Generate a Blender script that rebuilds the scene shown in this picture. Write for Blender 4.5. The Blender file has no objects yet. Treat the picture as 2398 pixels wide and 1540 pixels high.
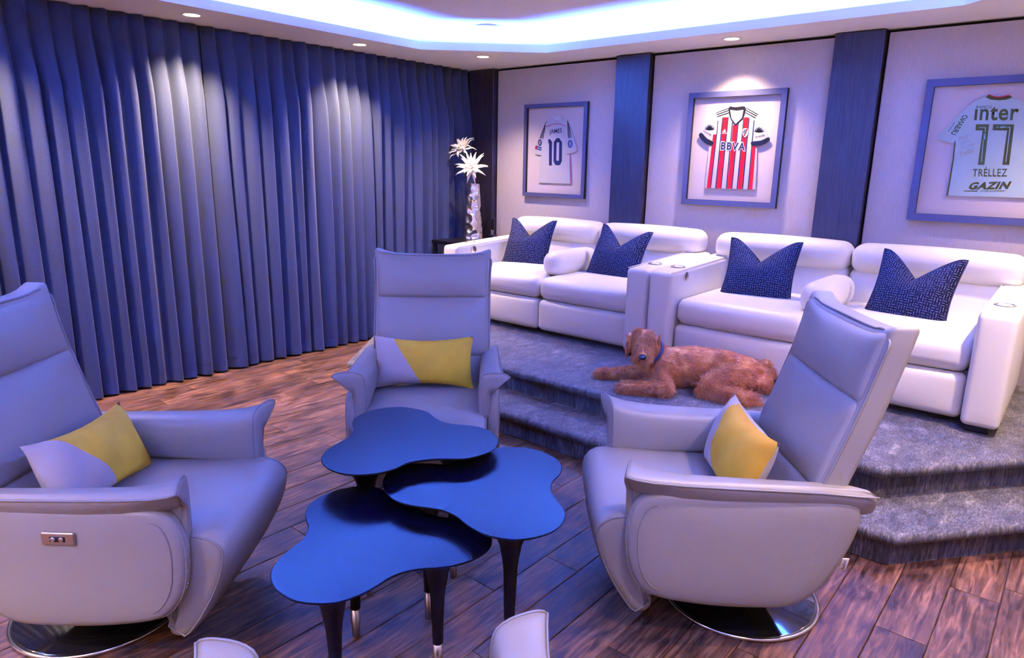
import bpy, bmesh, math, random
import numpy as np
from mathutils import Matrix, Vector, noise
R = math.radians
rng = random.Random(7)
S = bpy.context.scene
COL = S.collection

# ------------------------------------------------------------------ camera
CAM = (4.83, -5.09, 1.55)
YAW, PITCH, ROLL, FOC = 40.154, 13.459, -1.0974, 1589.1 / 2398 * 36
cd_ = bpy.data.cameras.new('camera'); cam = bpy.data.objects.new('camera', cd_); COL.objects.link(cam)
cd_.sensor_fit = 'HORIZONTAL'; cd_.sensor_width = 36; cd_.lens = FOC; cd_.clip_start = .05
_y, _p, _r = R(YAW), R(PITCH), R(ROLL)
_f = Vector((-math.sin(_y) * math.cos(_p), math.cos(_y) * math.cos(_p), -math.sin(_p)))
_rt = Vector((math.cos(_y), math.sin(_y), 0)); _dn = _f.cross(_rt)
_r2 = _rt * math.cos(_r) + _dn * math.sin(_r); _d2 = -_rt * math.sin(_r) + _dn * math.cos(_r)
M = Matrix.Identity(4)
for i in range(3):
    M[i][0] = _r2[i]; M[i][1] = -_d2[i]; M[i][2] = -_f[i]; M[i][3] = CAM[i]
cam.matrix_world = M
S.camera = cam
# ------------------------------------------------------------------ world, lights, exposure
w = bpy.data.worlds.new('world'); S.world = w; w.use_nodes = True
w.node_tree.nodes['Background'].inputs[0].default_value = (.02, .02, .03, 1)
w.node_tree.nodes['Background'].inputs[1].default_value = .2
vs = S.view_settings
vs.view_transform = 'Standard'; vs.look = 'None'; vs.gamma = 1; vs.use_curve_mapping = False
vs.exposure = 0.10
LED_COL = (.050, .165, 1.0); LED_POWER = 5300.0
WARM = (1.0, .72, .50); SPOT_W = 130.0
S.cycles.max_bounces = 5; S.cycles.diffuse_bounces = 3; S.cycles.glossy_bounces = 3
S.cycles.use_adaptive_sampling = True; S.cycles.adaptive_threshold = .05
S.cycles.sample_clamp_indirect = 20; S.cycles.caustics_reflective = False; S.cycles.caustics_refractive = False
S.cycles.use_denoising = True

def spot(x, y, power=None, size=108, blend=.95, tx=0, ty=0, z=2.432, col=WARM, rad=.035):
    l = bpy.data.lights.new('downlight_lamp', 'SPOT'); l.energy = power or SPOT_W; l.color = col
    l.spot_size = R(size); l.spot_blend = blend; l.shadow_soft_size = rad
    o = bpy.data.objects.new('downlight_lamp', l); COL.objects.link(o); o.location = (x, y, z)
    d = Vector((tx, ty, -1)); o.rotation_euler = d.to_track_quat('-Z', 'Y').to_euler()
    return o
# downlights seen in the photograph (fixtures are built below), then the rest of the same ring
SEEN = [(.275, -2.887, 'left'), (.288, -1.596, 'mid'), (.688, -.627, 'corner'), (2.70, -.252, 'wall')]
for x, y, _n in SEEN: spot(x, y, {'left': 450, 'mid': 390, 'corner': 190, 'wall': 170}[_n])
for x, y, p in ((.28, -4.2, 380), (.28, -5.5, 260), (4.98, -.45, 190), (5.02, -1.7, 260), (5.02, -2.95, 220), (5.02, -4.2, 150), (5.02, -5.5, 150), (1.4, -6.3, 520), (3.0, -6.3, 560), (4.3, -6.3, 300)):
    spot(x, y, p)

# ------------------------------------------------------------------ materials
MATS = {}
def nodes(name):
    m = bpy.data.materials.new(name); m.use_nodes = True
    nt = m.node_tree; return m, nt, nt.nodes, nt.links, nt.nodes['Principled BSDF']
def mat(name, col, rough=.5, metal=0, bump=None, var=0, sheen=0, coat=0, spec=.5, trans=0, emit=None):
    """bump = (scale, strength, kind); var = brightness variation from noise"""
    if name in MATS: return MATS[name]
    m, nt, N, L, b = nodes(name)
    b.inputs['Base Color'].default_value = (*col, 1); b.inputs['Roughness'].default_value = rough
    b.inputs['Metallic'].default_value = metal; b.inputs['Specular IOR Level'].default_value = spec
    if sheen: b.inputs['Sheen Weight'].default_value = sheen; b.inputs['Sheen Roughness'].default_value = .4
    if coat: b.inputs['Coat Weight'].default_value = coat; b.inputs['Coat Roughness'].default_value = .12
    if trans: b.inputs['Transmission Weight'].default_value = trans
    if emit: b.inputs['Emission Color'].default_value = (*emit[0], 1); b.inputs['Emission Strength'].default_value = emit[1]
    tc = None
    if bump or var:
        tc = N.new('ShaderNodeTexCoord')
    if bump:
        if bump[2] == 'voronoi':
            t = N.new('ShaderNodeTexVoronoi'); o = t.outputs['Distance']
        else:
            t = N.new('ShaderNodeTexNoise'); t.inputs['Detail'].default_value = 4; o = t.outputs['Fac']
        t.inputs['Scale'].default_value = bump[0]; L.new(tc.outputs['Object'], t.inputs['Vector'])
        bp = N.new('ShaderNodeBump'); bp.inputs['Strength'].default_value = bump[1]; bp.inputs['Distance'].default_value = .002
        L.new(o, bp.inputs['Height']); L.new(bp.outputs[0], b.inputs['Normal'])
    if var:
        t = N.new('ShaderNodeTexNoise'); t.inputs['Scale'].default_value = 9; t.inputs['Detail'].default_value = 3
        L.new(tc.outputs['Object'], t.inputs['Vector'])
        r = N.new('ShaderNodeMapRange'); r.inputs[3].default_value = 1 - var; r.inputs[4].default_value = 1 + var
        L.new(t.outputs['Fac'], r.inputs[0])
        mx = N.new('ShaderNodeMix'); mx.data_type = 'RGBA'; mx.blend_type = 'MULTIPLY'; mx.inputs[0].default_value = 1
        mx.inputs[6].default_value = (*col, 1); L.new(r.outputs[0], mx.inputs[7]); L.new(mx.outputs[2], b.inputs['Base Color'])
    MATS[name] = m
    return m
def ramp(N, stops):
    r = N.new('ShaderNodeValToRGB')
    while len(r.color_ramp.elements) < len(stops): r.color_ramp.elements.new(.5)
    for e, (p, c) in zip(r.color_ramp.elements, stops): e.position = p; e.color = (*c, 1)
    return r
def fabric_wall():
    m, nt, N, L, b = nodes('wall_fabric'); MATS['wall_fabric'] = m
    tc = N.new('ShaderNodeTexCoord'); mp = N.new('ShaderNodeMapping'); mp.inputs['Scale'].default_value = (380, 380, 14)
    L.new(tc.outputs['Object'], mp.inputs[0]); t = N.new('ShaderNodeTexNoise'); t.inputs['Scale'].default_value = 1; t.inputs['Detail'].default_value = 3
    L.new(mp.outputs[0], t.inputs['Vector'])
    r = ramp(N, [(.3, (.45, .405, .405)), (.7, (.56, .505, .505))]); L.new(t.outputs['Fac'], r.inputs[0]); L.new(r.outputs[0], b.inputs['Base Color'])
    b.inputs['Roughness'].default_value = .75; b.inputs['Sheen Weight'].default_value = .15
    bp = N.new('ShaderNodeBump'); bp.inputs['Strength'].default_value = .35; bp.inputs['Distance'].default_value = .0015
    L.new(t.outputs['Fac'], bp.inputs['Height']); L.new(bp.outputs[0], b.inputs['Normal'])
    return m
def curtain_mat():
    m, nt, N, L, b = nodes('curtain_cloth'); MATS['curtain_cloth'] = m
    tc = N.new('ShaderNodeTexCoord'); mp = N.new('ShaderNodeMapping'); mp.inputs['Scale'].default_value = (220, 220, 380)
    L.new(tc.outputs['Object'], mp.inputs[0]); t = N.new('ShaderNodeTexNoise'); t.inputs['Scale'].default_value = 1; t.inputs['Detail'].default_value = 2
    L.new(mp.outputs[0], t.inputs['Vector'])
    r = ramp(N, [(.25, (.012, .020, .046)), (.75, (.032, .043, .082))]); L.new(t.outputs['Fac'], r.inputs[0]); L.new(r.outputs[0], b.inputs['Base Color'])
    b.inputs['Roughness'].default_value = .8; b.inputs['Sheen Weight'].default_value = .12; b.inputs['Sheen Roughness'].default_value = .5
    return m
def carpet_mat():
    m, nt, N, L, b = nodes('velvet_carpet'); MATS['velvet_carpet'] = m
    tc = N.new('ShaderNodeTexCoord')
    def nz(sc, mscale, det=6, dist=0):
        mp = N.new('ShaderNodeMapping'); mp.inputs['Scale'].default_value = mscale; L.new(tc.outputs['Object'], mp.inputs[0])
        t = N.new('ShaderNodeTexNoise'); t.inputs['Scale'].default_value = sc; t.inputs['Detail'].default_value = det; t.inputs['Distortion'].default_value = dist
        L.new(mp.outputs[0], t.inputs['Vector']); return t
    a = nz(16, (1, .55, .22), 9, .9); c = nz(170, (1.0, .30, .10), 5, .5)
    r1 = ramp(N, [(.32, (.045, .041, .042)), (.50, (.100, .091, .090)), (.62, (.135, .125, .122)), (.76, (.29, .27, .26))]); L.new(a.outputs['Fac'], r1.inputs[0])
    r2 = ramp(N, [(.34, (.20, .20, .20)), (.52, (.88, .88, .88)), (.70, (1.9, 1.9, 1.9))]); L.new(c.outputs['Fac'], r2.inputs[0])
    mx = N.new('ShaderNodeMix'); mx.data_type = 'RGBA'; mx.blend_type = 'MULTIPLY'; mx.inputs[0].default_value = .85
    L.new(r1.outputs[0], mx.inputs[6]); L.new(r2.outputs[0], mx.inputs[7]); L.new(mx.outputs[2], b.inputs['Base Color'])
    b.inputs['Roughness'].default_value = .75; b.inputs['Sheen Weight'].default_value = .25; b.inputs['Sheen Roughness'].default_value = .35
    bp = N.new('ShaderNodeBump'); bp.inputs['Strength'].default_value = .8; bp.inputs['Distance'].default_value = .006
    L.new(c.outputs['Fac'], bp.inputs['Height']); L.new(bp.outputs[0], b.inputs['Normal'])
    return m
def plank_mat():
    m, nt, N, L, b = nodes('worn_oak_plank'); MATS['worn_oak_plank'] = m
    tc = N.new('ShaderNodeTexCoord'); oi = N.new('ShaderNodeObjectInfo')
    ad = N.new('ShaderNodeVectorMath'); ad.operation = 'MULTIPLY_ADD'; ad.inputs[1].default_value = (1, 1, 1)
    L.new(tc.outputs['Object'], ad.inputs[0])
    sc = N.new('ShaderNodeVectorMath'); sc.operation = 'SCALE'; sc.inputs[0].default_value = (37, 61, 11); L.new(oi.outputs['Random'], sc.inputs[3]); L.new(sc.outputs[0], ad.inputs[2])
    def nz(s, ms, det=6, dist=0):
        mp = N.new('ShaderNodeMapping'); mp.inputs['Scale'].default_value = ms; L.new(ad.outputs[0], mp.inputs[0])
        t = N.new('ShaderNodeTexNoise'); t.inputs['Scale'].default_value = s; t.inputs['Detail'].default_value = det; t.inputs['Distortion'].default_value = dist
        L.new(mp.outputs[0], t.inputs['Vector']); return t
    g = nz(9, (6, .6, 1), 9, 1.0); p = nz(6.5, (1.3, .8, 1), 9, .5); f = nz(120, (3, .2, 1), 4)
    r1 = ramp(N, [(.32, (.028, .012, .0055)), (.5, (.098, .042, .018)), (.68, (.205, .098, .043))]); L.new(g.outputs['Fac'], r1.inputs[0])
    r2 = ramp(N, [(.34, (.30, .27, .28)), (.5, (.9, .88, .86)), (.7, (1.35, 1.28, 1.22))]); L.new(p.outputs['Fac'], r2.inputs[0])
    m1 = N.new('ShaderNodeMix'); m1.data_type = 'RGBA'; m1.blend_type = 'MULTIPLY'; m1.inputs[0].default_value = .9; L.new(r1.outputs[0], m1.inputs[6]); L.new(r2.outputs[0], m1.inputs[7])
    v = N.new('ShaderNodeMapRange'); v.inputs[3].default_value = .72; v.inputs[4].default_value = 1.35; L.new(oi.outputs['Random'], v.inputs[0])
    m2 = N.new('ShaderNodeMix'); m2.data_type = 'RGBA'; m2.blend_type = 'MULTIPLY'; m2.inputs[0].default_value = 1; L.new(m1.outputs[2], m2.inputs[6]); L.new(v.outputs[0], m2.inputs[7])
    r3 = ramp(N, [(.3, (.75, .75, .75)), (.7, (1.2, 1.2, 1.2))]); L.new(f.outputs['Fac'], r3.inputs[0])
    m3 = N.new('ShaderNodeMix'); m3.data_type = 'RGBA'; m3.blend_type = 'MULTIPLY'; m3.inputs[0].default_value = .7; L.new(m2.outputs[2], m3.inputs[6]); L.new(r3.outputs[0], m3.inputs[7])
    L.new(m3.outputs[2], b.inputs['Base Color'])
    rr = N.new('ShaderNodeMapRange'); b.inputs['Specular IOR Level'].default_value = .22; rr.inputs[3].default_value = .32; rr.inputs[4].default_value = .6; L.new(g.outputs['Fac'], rr.inputs[0]); L.new(rr.outputs[0], b.inputs['Roughness'])
    bp = N.new('ShaderNodeBump'); bp.inputs['Strength'].default_value = .3; bp.inputs['Distance'].default_value = .002; L.new(f.outputs['Fac'], bp.inputs['Height']); L.new(bp.outputs[0], b.inputs['Normal'])
    return m
def grain_mat(name, c0, c1, scale, rough, axis=(40, 2, 2), spec=.5, coat=0):
    m, nt, N, L, b = nodes(name); MATS[name] = m
    tc = N.new('ShaderNodeTexCoord'); mp = N.new('ShaderNodeMapping'); mp.inputs['Scale'].default_value = axis; L.new(tc.outputs['Object'], mp.inputs[0])
    t = N.new('ShaderNodeTexNoise'); t.inputs['Scale'].default_value = scale; t.inputs['Detail'].default_value = 5; L.new(mp.outputs[0], t.inputs['Vector'])
    r = ramp(N, [(.35, c0), (.65, c1)]); L.new(t.outputs['Fac'], r.inputs[0]); L.new(r.outputs[0], b.inputs['Base Color'])
    b.inputs['Roughness'].default_value = rough; b.inputs['Specular IOR Level'].default_value = spec
    if coat: b.inputs['Coat Weight'].default_value = coat; b.inputs['Coat Roughness'].default_value = .25
    bp = N.new('ShaderNodeBump'); bp.inputs['Strength'].default_value = .25; bp.inputs['Distance'].default_value = .001; L.new(t.outputs['Fac'], bp.inputs['Height']); L.new(bp.outputs[0], b.inputs['Normal'])
    return m
def maze_mat():
    """navy velvet with pale broken dashes in a basket-maze order"""
    m, nt, N, L, b = nodes('navy_maze_velvet'); MATS['navy_maze_velvet'] = m
    uv = N.new('ShaderNodeUVMap'); uv.uv_map = 'UVMap'
    wob = N.new('ShaderNodeTexNoise'); wob.inputs['Scale'].default_value = 14; L.new(uv.outputs[0], wob.inputs['Vector'])
    wv = N.new('ShaderNodeVectorMath'); wv.operation = 'MULTIPLY_ADD'; wv.inputs[1].default_value = (.012, .012, 0); L.new(wob.outputs['Color'], wv.inputs[0]); L.new(uv.outputs[0], wv.inputs[2])
    sep = N.new('ShaderNodeSeparateXYZ'); L.new(wv.outputs[0], sep.inputs[0])
    def mth(op, a, bb=None, c=None):
        n = N.new('ShaderNodeMath'); n.operation = op
        for i, x in enumerate((a, bb, c)):
            if x is None: continue
            if isinstance(x, (int, float)): n.inputs[i].default_value = x
            else: L.new(x, n.inputs[i])
        return n.outputs[0]
    K = 11.0
    u = mth('MULTIPLY', sep.outputs[0], K); v = mth('MULTIPLY', sep.outputs[1], K)
    iu, iv = mth('FLOOR', u), mth('FLOOR', v); fu, fv = mth('FRACT', u), mth('FRACT', v)
    par = mth('FLOORED_MODULO', mth('ADD', iu, iv), 2)
    # stripes: orientation by parity
    across = mth('ADD', mth('MULTIPLY', fu, par), mth('MULTIPLY', fv, mth('SUBTRACT', 1, par)))
    along = mth('ADD', mth('MULTIPLY', fv, par), mth('MULTIPLY', fu, mth('SUBTRACT', 1, par)))
    st = mth('FRACT', mth('MULTIPLY', across, 3)); line = mth('GREATER_THAN', mth('SUBTRACT', .105, mth('ABSOLUTE', mth('SUBTRACT', st, .5))), 0)
    h = N.new('ShaderNodeTexWhiteNoise'); h.noise_dimensions = '3D'
    cb = N.new('ShaderNodeCombineXYZ'); L.new(iu, cb.inputs[0]); L.new(iv, cb.inputs[1]); L.new(mth('FLOOR', mth('MULTIPLY', across, 3)), cb.inputs[2]); L.new(cb.outputs[0], h.inputs['Vector'])
    gap = mth('GREATER_THAN', mth('ABSOLUTE', mth('SUBTRACT', along, mth('ADD', .2, mth('MULTIPLY', h.outputs['Value'], .6)))), .09)
    ends = mth('LESS_THAN', mth('ABSOLUTE', mth('SUBTRACT', along, .5)), .46)
    dash = mth('MULTIPLY', mth('MULTIPLY', line, gap), ends)
    mx = N.new('ShaderNodeMix'); mx.data_type = 'RGBA'; L.new(dash, mx.inputs[0]); mx.inputs[6].default_value = (.0028, .0032, .012, 1); mx.inputs[7].default_value = (.20, .19, .22, 1)
    L.new(mx.outputs[2], b.inputs['Base Color']); b.inputs['Roughness'].default_value = .85; b.inputs['Specular IOR Level'].default_value = .12
    return m
def fur_mat():
    m, nt, N, L, b = nodes('red_wavy_fur'); MATS['red_wavy_fur'] = m
    tc = N.new('ShaderNodeTexCoord'); t = N.new('ShaderNodeTexNoise'); t.inputs['Scale'].default_value = 14; t.inputs['Detail'].default_value = 5; L.new(tc.outputs['Object'], t.inputs['Vector'])
    r = ramp(N, [(.3, (.36, .075, .012)), (.52, (.62, .17, .030)), (.72, (.82, .34, .085))]); L.new(t.outputs['Fac'], r.inputs[0]); L.new(r.outputs[0], b.inputs['Base Color'])
    b.inputs['Roughness'].default_value = .55; b.inputs['Sheen Weight'].default_value = .2
    return m
fabric_wall(); curtain_mat(); carpet_mat(); plank_mat(); maze_mat(); fur_mat()
grain_mat('dark_pilaster_wood', (.018, .014, .018), (.038, .030, .036), 3, .40, (60, 60, 2), spec=.4)
grain_mat('black_oak', (.0006, .0006, .002), (.002, .002, .008), 6, .30, (55, 3, 3), spec=.13)
mat('black_oak_edge', (.003, .003, .005), .42, spec=.25)
mat('ceiling_paint', (.86, .82, .84), .85)
mat('grey_leather', (.295, .28, .255), .40, bump=(420, .12, 'voronoi'), var=.03)
mat('grey_leather_piping', (.24, .235, .24), .42)
mat('leather_stitch', (.55, .54, .56), .6)
mat('white_leather', (.80, .79, .80), .42, bump=(380, .10, 'voronoi'))
mat('chrome', (.80, .80, .82), .12, metal=1)
mat('brushed_nickel', (.55, .52, .50), .28, metal=1)
mat('black_mirror', (.010, .010, .014), .05, spec=.9, coat=1)
mat('black_plastic', (.012, .012, .014), .4)
mat('mustard_velvet', (.47, .172, .004), .75, spec=.15, bump=(14, .6, 'noise'), var=.30)
mat('linen', (.50, .475, .49), .85, bump=(500, .3, 'noise'), var=.06)
mat('frame_blue', (.075, .080, .155), .6)
mat('frame_black', (.004, .004, .005), .6)
mat('glass_petal', (.92, .88, .90), .18, coat=.5, emit=None)
mat('hammered_silver', (.78, .74, .76), .22, metal=1, bump=(8, .1, 'noise'))
mat('navy_collar', (.02, .045, .16), .5)
mat('dog_nose', (.010, .010, .014), .3)

# ------------------------------------------------------------------ mesh helpers
def mk(name, V, F, m=None, parent=None, smooth=True, loc=None, uv=None):
    me = bpy.data.meshes.new(name); me.from_pydata([tuple(v) for v in V], [], F); me.update()
    if smooth: me.polygons.foreach_set('use_smooth', [True] * len(me.polygons))
    if uv is not None:
        l = me.uv_layers.new(name='UVMap'); vi = np.empty(len(me.loops), int); me.loops.foreach_get('vertex_index', vi)
        l.data.foreach_set('uv', np.array(uv, dtype=float)[vi].ravel())
    return link(name, me, m, parent, loc)
def link(name, me, m=None, parent=None, loc=None):
    o = bpy.data.objects.new(name, me); COL.objects.link(o)
    if m is not None and not me.materials: me.materials.append(MATS[m] if isinstance(m, str) else m)
    if loc is not None: o.location = loc
    if parent is not None: o.parent = parent
    return o
def thing(name, label, cat, loc=(0, 0, 0), rz=0, group=None):
    o = bpy.data.objects.new(name, None); COL.objects.link(o); o.location = loc; o.rotation_euler = (0, 0, rz); o.empty_display_size = .1
    return tag(o, label, cat, group)
def tag(o, label=None, cat=None, group=None, kind=None):
    if label: o['label'] = label
    if cat: o['category'] = cat
    if group: o['group'] = group
    if kind: o['kind'] = kind
    return o
def sstep(a, b, x):
    t = min(1, max(0, (x - a) / (b - a))); return t * t * (3 - 2 * t)
def rbox(w, d, h, r, n=6, nb=3, bulge=(0, 0, 0), fn=None, c=(0, 0, 0)):
    """rounded box, soft faces; fn(x,y,z)->(x,y,z) applied in local space"""
    H = (w / 2, d / 2, h / 2); r = min(r, *H)
    ax = []
    for a in H:
        core = a - r; band = [r * math.tan(k * math.pi / 4 / nb) for k in range(1, nb + 1)]
        cs = [core * (2 * i / n - 1) for i in range(n + 1)] if core > 1e-6 else [0.0]
        ax.append([-core - s for s in reversed(band)] + cs + [core + s for s in band])
    V, F, idx = [], [], {}
    def vert(p):
        k = tuple(round(x, 6) for x in p)
        if k in idx: return idx[k]
        q = [max(-(H[i] - r), min(H[i] - r, p[i])) for i in range(3)]; e = [p[i] - q[i] for i in range(3)]
        l = math.sqrt(sum(x * x for x in e)) or 1
        o = [q[i] + r * e[i] / l for i in range(3)]
        t = [o[i] / H[i] for i in range(3)]
        for i in range(3):
            j, kk = (i + 1) % 3, (i + 2) % 3
            o[i] += bulge[i] * t[i] * max(0, 1 - t[j] ** 2) * max(0, 1 - t[kk] ** 2)
        if fn: o = fn(*o)
        idx[k] = len(V); V.append((o[0] + c[0], o[1] + c[1], o[2] + c[2])); return idx[k]
    for a in range(3):
        b_, c_ = (a + 1) % 3, (a + 2) % 3
        for sgn in (-1, 1):
            A, B = ax[b_], ax[c_]
            for i in range(len(A) - 1):
                for j in range(len(B) - 1):
                    q = []
                    for (ii, jj) in ((i, j), (i + 1, j), (i + 1, j + 1), (i, j + 1)):
                        p = [0, 0, 0]; p[a] = sgn * H[a]; p[b_] = A[ii]; p[c_] = B[jj]; q.append(vert(p))
                    if sgn < 0: q.reverse()
                    if len(set(q)) == 4: F.append(q)
    return V, F
def box(x0, x1, y0, y1, z0, z1):
    V = [(x, y, z) for z in (z0, z1) for y in (y0, y1) for x in (x0, x1)]
    return V, [(0, 2, 3, 1), (4, 5, 7, 6), (0, 1, 5, 4), (2, 6, 7, 3), (0, 4, 6, 2), (1, 3, 7, 5)]
def join(*parts):
    V, F = [], []
    for v, f in parts:
        k = len(V); V += list(v); F += [tuple(i + k for i in q) for q in f]
    return V, F
def loft(loops, cap=True, closed=True, ring=False):
    n = len(loops[0]); V = [tuple(p) for l in loops for p in l]; F = []
    m = len(loops)
    for i in range(m if ring else m - 1):
        a, b = i * n, ((i + 1) % m) * n
        for j in range(n if closed else n - 1):
            k = (j + 1) % n; F.append((a + j, a + k, b + k, b + j))
    if cap and not ring:
        for i, rev in ((0, True), (m - 1, False)):
            c = len(V); V.append(tuple(np.mean(np.array(loops[i], float), axis=0)))
            for j in range(n):
                k = (j + 1) % n; t = (i * n + j, i * n + k, c); F.append(t[::-1] if rev else t)
    return V, F
def tube(path, r, seg=6, closed=False):
    P = [Vector(p) for p in path]; n = len(P); loops = []; up = None
    for i, p in enumerate(P):
        a = P[(i - 1) % n] if (closed or i) else P[i]; b = P[(i + 1) % n] if (closed or i < n - 1) else P[i]
        t = (b - a).normalized()
        if up is None: up = t.orthogonal().normalized()
        up = (up - t * up.dot(t)).normalized(); s = t.cross(up)
        rr = r[i] if isinstance(r, (list, tuple)) else r
        loops.append([tuple(p + (up * math.cos(q) + s * math.sin(q)) * rr) for q in (2 * math.pi * k / seg for k in range(seg))])
    return loft(loops, cap=not closed, ring=closed)
def smooth_closed(pts, sub=4):
    """Catmull-Rom through a closed 2D outline"""
    n = len(pts); out = []
    for i in range(n):
        p0, p1, p2, p3 = (np.array(pts[(i + k) % n], float) for k in (-1, 0, 1, 2))
        for s in range(sub):
            t = s / sub
            out.append(tuple(.5 * ((2 * p1) + (-p0 + p2) * t + (2 * p0 - 5 * p1 + 4 * p2 - p3) * t * t + (-p0 + 3 * p1 - 3 * p2 + p3) * t ** 3)))
    return out
def smooth_open(pts, sub=4):
    n = len(pts); out = []
    for i in range(n - 1):
        p0, p1, p2, p3 = (np.array(pts[min(max(i + k, 0), n - 1)], float) for k in (-1, 0, 1, 2))
        for s in range(sub):
            t = s / sub
            out.append(tuple(.5 * ((2 * p1) + (-p0 + p2) * t + (2 * p0 - 5 * p1 + 4 * p2 - p3) * t * t + (-p0 + 3 * p1 - 3 * p2 + p3) * t ** 3)))
    out.append(tuple(pts[-1])); return out
def inset2(pts, d):
    """offset a closed outline inwards along vertex normals (orientation-free)"""
    P = np.array(pts, float); a = np.roll(P, 1, 0); b = np.roll(P, -1, 0); t = b - a; t /= (np.linalg.norm(t, axis=1, keepdims=True) + 1e-9)
    nrm = np.stack([-t[:, 1], t[:, 0]], 1)
    area = np.sum(P[:, 0] * b[:, 1] - b[:, 0] * P[:, 1])
    return P + nrm * d * (1 if area > 0 else -1)
def lathe(prof, seg=32, z0=0):
    loops = [[(r * math.cos(2 * math.pi * k / seg), r * math.sin(2 * math.pi * k / seg), z + z0) for k in range(seg)] for r, z in prof]
    return loft(loops)
def xform(VF, mtx):
    V, F = VF; return [tuple(mtx @ Vector(v)) for v in V], F
def plate(outline, rings, tri=False):
    """closed 2D outline -> rings of (inset, height); the last ring is capped"""
    loops = [[(x, y, h) for x, y in (outline if d == 0 else inset2(outline, d))] for d, h in rings]
    V, F = loft(loops, cap=False); n = len(outline); m = len(loops)
    F.append(tuple(range(n - 1, -1, -1))); F.append(tuple(range((m - 1) * n, m * n)))
    return V, F
def text_mesh(body, o0, ox, oy, name, m, parent, y, bold=.0, space=1.0, depth=.0006):
    """letters fitted to the parallelogram o0-ox-oy (x,z on a wall at depth y)"""
    cu = bpy.data.curves.new(name, 'FONT'); cu.body = body; cu.offset = bold; cu.space_character = space; cu.extrude = 0; cu.resolution_u = 3
    t = bpy.data.objects.new(name, cu); COL.objects.link(t)
    dg = bpy.context.evaluated_depsgraph_get(); me = bpy.data.meshes.new_from_object(t.evaluated_get(dg)); bpy.data.objects.remove(t); bpy.data.curves.remove(cu)
    co = np.empty(len(me.vertices) * 3); me.vertices.foreach_get('co', co); co = co.reshape(-1, 3)
    mn, mx = co.min(0), co.max(0); u = (co[:, 0] - mn[0]) / (mx[0] - mn[0]); v = (co[:, 1] - mn[1]) / (mx[1] - mn[1])
    o0, ox, oy = (np.array(p, float) for p in (o0, ox, oy)); xz = o0 + np.outer(u, ox - o0) + np.outer(v, oy - o0)
    out = np.stack([xz[:, 0], np.full(len(u), y), xz[:, 1]], 1); me.vertices.foreach_set('co', out.ravel()); me.update()
    me.materials.clear()
    return link(name, me, m, parent)
# outlines measured on the wall (x, z) and on the table planes (x, y), in metres
J1 = {
  'body': [(0.9829, 1.9881),(0.9949, 1.9915),(1.0393, 1.984),(1.0788, 1.9902),(1.0885, 1.9862),(1.1035, 1.9681),(1.1471, 1.9589),(1.1852, 1.8959),(1.2198, 1.8221),(1.2502, 1.7546),(1.2687, 1.6933),(1.2114, 1.6748),(1.1505, 1.6653),(1.1868, 1.6635),(1.1962, 1.5316),(1.2178, 1.4096),(1.0394, 1.4087),(0.8432, 1.4095),(0.8518, 1.5257),(0.8575, 1.6483),(0.8891, 1.6549),(0.8302, 1.6578),(0.7959, 1.6674),(0.7693, 1.6996),(0.8016, 1.751),(0.8454, 1.8207),(0.8801, 1.896),(0.9188, 1.9627),(0.9592, 1.9721)],
  'collar': [(0.9829, 1.9881),(0.9949, 1.9915),(1.0393, 1.984),(1.0788, 1.9902),(1.0885, 1.9862),(1.0798, 1.9681),(1.0403, 1.9606),(1.004, 1.9665)],
  'yoke': [(0.9131, 1.8978),(0.9976, 1.9246),(1.0658, 1.9243),(1.1396, 1.9017),(1.1394, 1.9066),(1.0656, 1.9304),(0.9974, 1.9308),(0.9128, 1.9066)],
  's1': [(0.9111, 1.9485),(0.9177, 1.9483),(0.8543, 1.8067),(0.8434, 1.8068)],
  's2': [(0.9056, 1.9205),(0.9108, 1.9141),(0.8686, 1.8027),(0.8586, 1.8041)],
  's3': [(0.9033, 1.8955),(0.9068, 1.8892),(0.8854, 1.8),(0.8753, 1.8014)],
  't1': [(1.1484, 1.9485),(1.1562, 1.9483),(1.174, 1.8019),(1.1646, 1.802)],
  't2': [(1.1585, 1.933),(1.1682, 1.9267),(1.1881, 1.8029),(1.1795, 1.803)],
  't3': [(1.1729, 1.9083),(1.1821, 1.896),(1.2036, 1.804),(1.1959, 1.8028)],
  'side': [(1.1884, 1.6635),(1.1962, 1.6636),(1.2115, 1.4094),(1.2028, 1.4091)],
  'JAMES': [(0.9567, 1.8306),(1.0935, 1.8386),(0.9564, 1.8807)],
  'n1': [(0.9442, 1.7956),(0.9663, 1.7954),(0.9894, 1.77),(0.9936, 1.5651),(0.9623, 1.5647),(0.9546, 1.7596),(0.9455, 1.7615)],
  'n0': [(1.0389, 1.8046),(1.0671, 1.8043),(1.0997, 1.7692),(1.1054, 1.6056),(1.0876, 1.5727),(1.0588, 1.5672),(1.0342, 1.5707),(1.0118, 1.6016),(1.0081, 1.7699)],
  'n0i': [(1.0405, 1.7672),(1.0695, 1.7669),(1.0729, 1.6129),(1.0587, 1.6052),(1.043, 1.6126)],
  'badge': [(0.8499, 1.7666),(0.8733, 1.7665),(0.851, 1.7347)],
  'rect': [(0.7927, 1.7112),(0.8018, 1.7433),(0.8731, 1.7251),(0.8668, 1.6932)],
  'round': [(1.1904, 1.7537),(1.2169, 1.7536),(1.192, 1.7198)],
  'small': [(1.0106, 1.9416),(1.0531, 1.9418),(1.0103, 1.9491)],
  'rtext': [(0.8198, 1.7137),(0.8656, 1.7028),(0.8219, 1.7265)],
  'rred': [(0.8084, 1.724),(0.8194, 1.724),(0.8088, 1.7125)],
}
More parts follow.
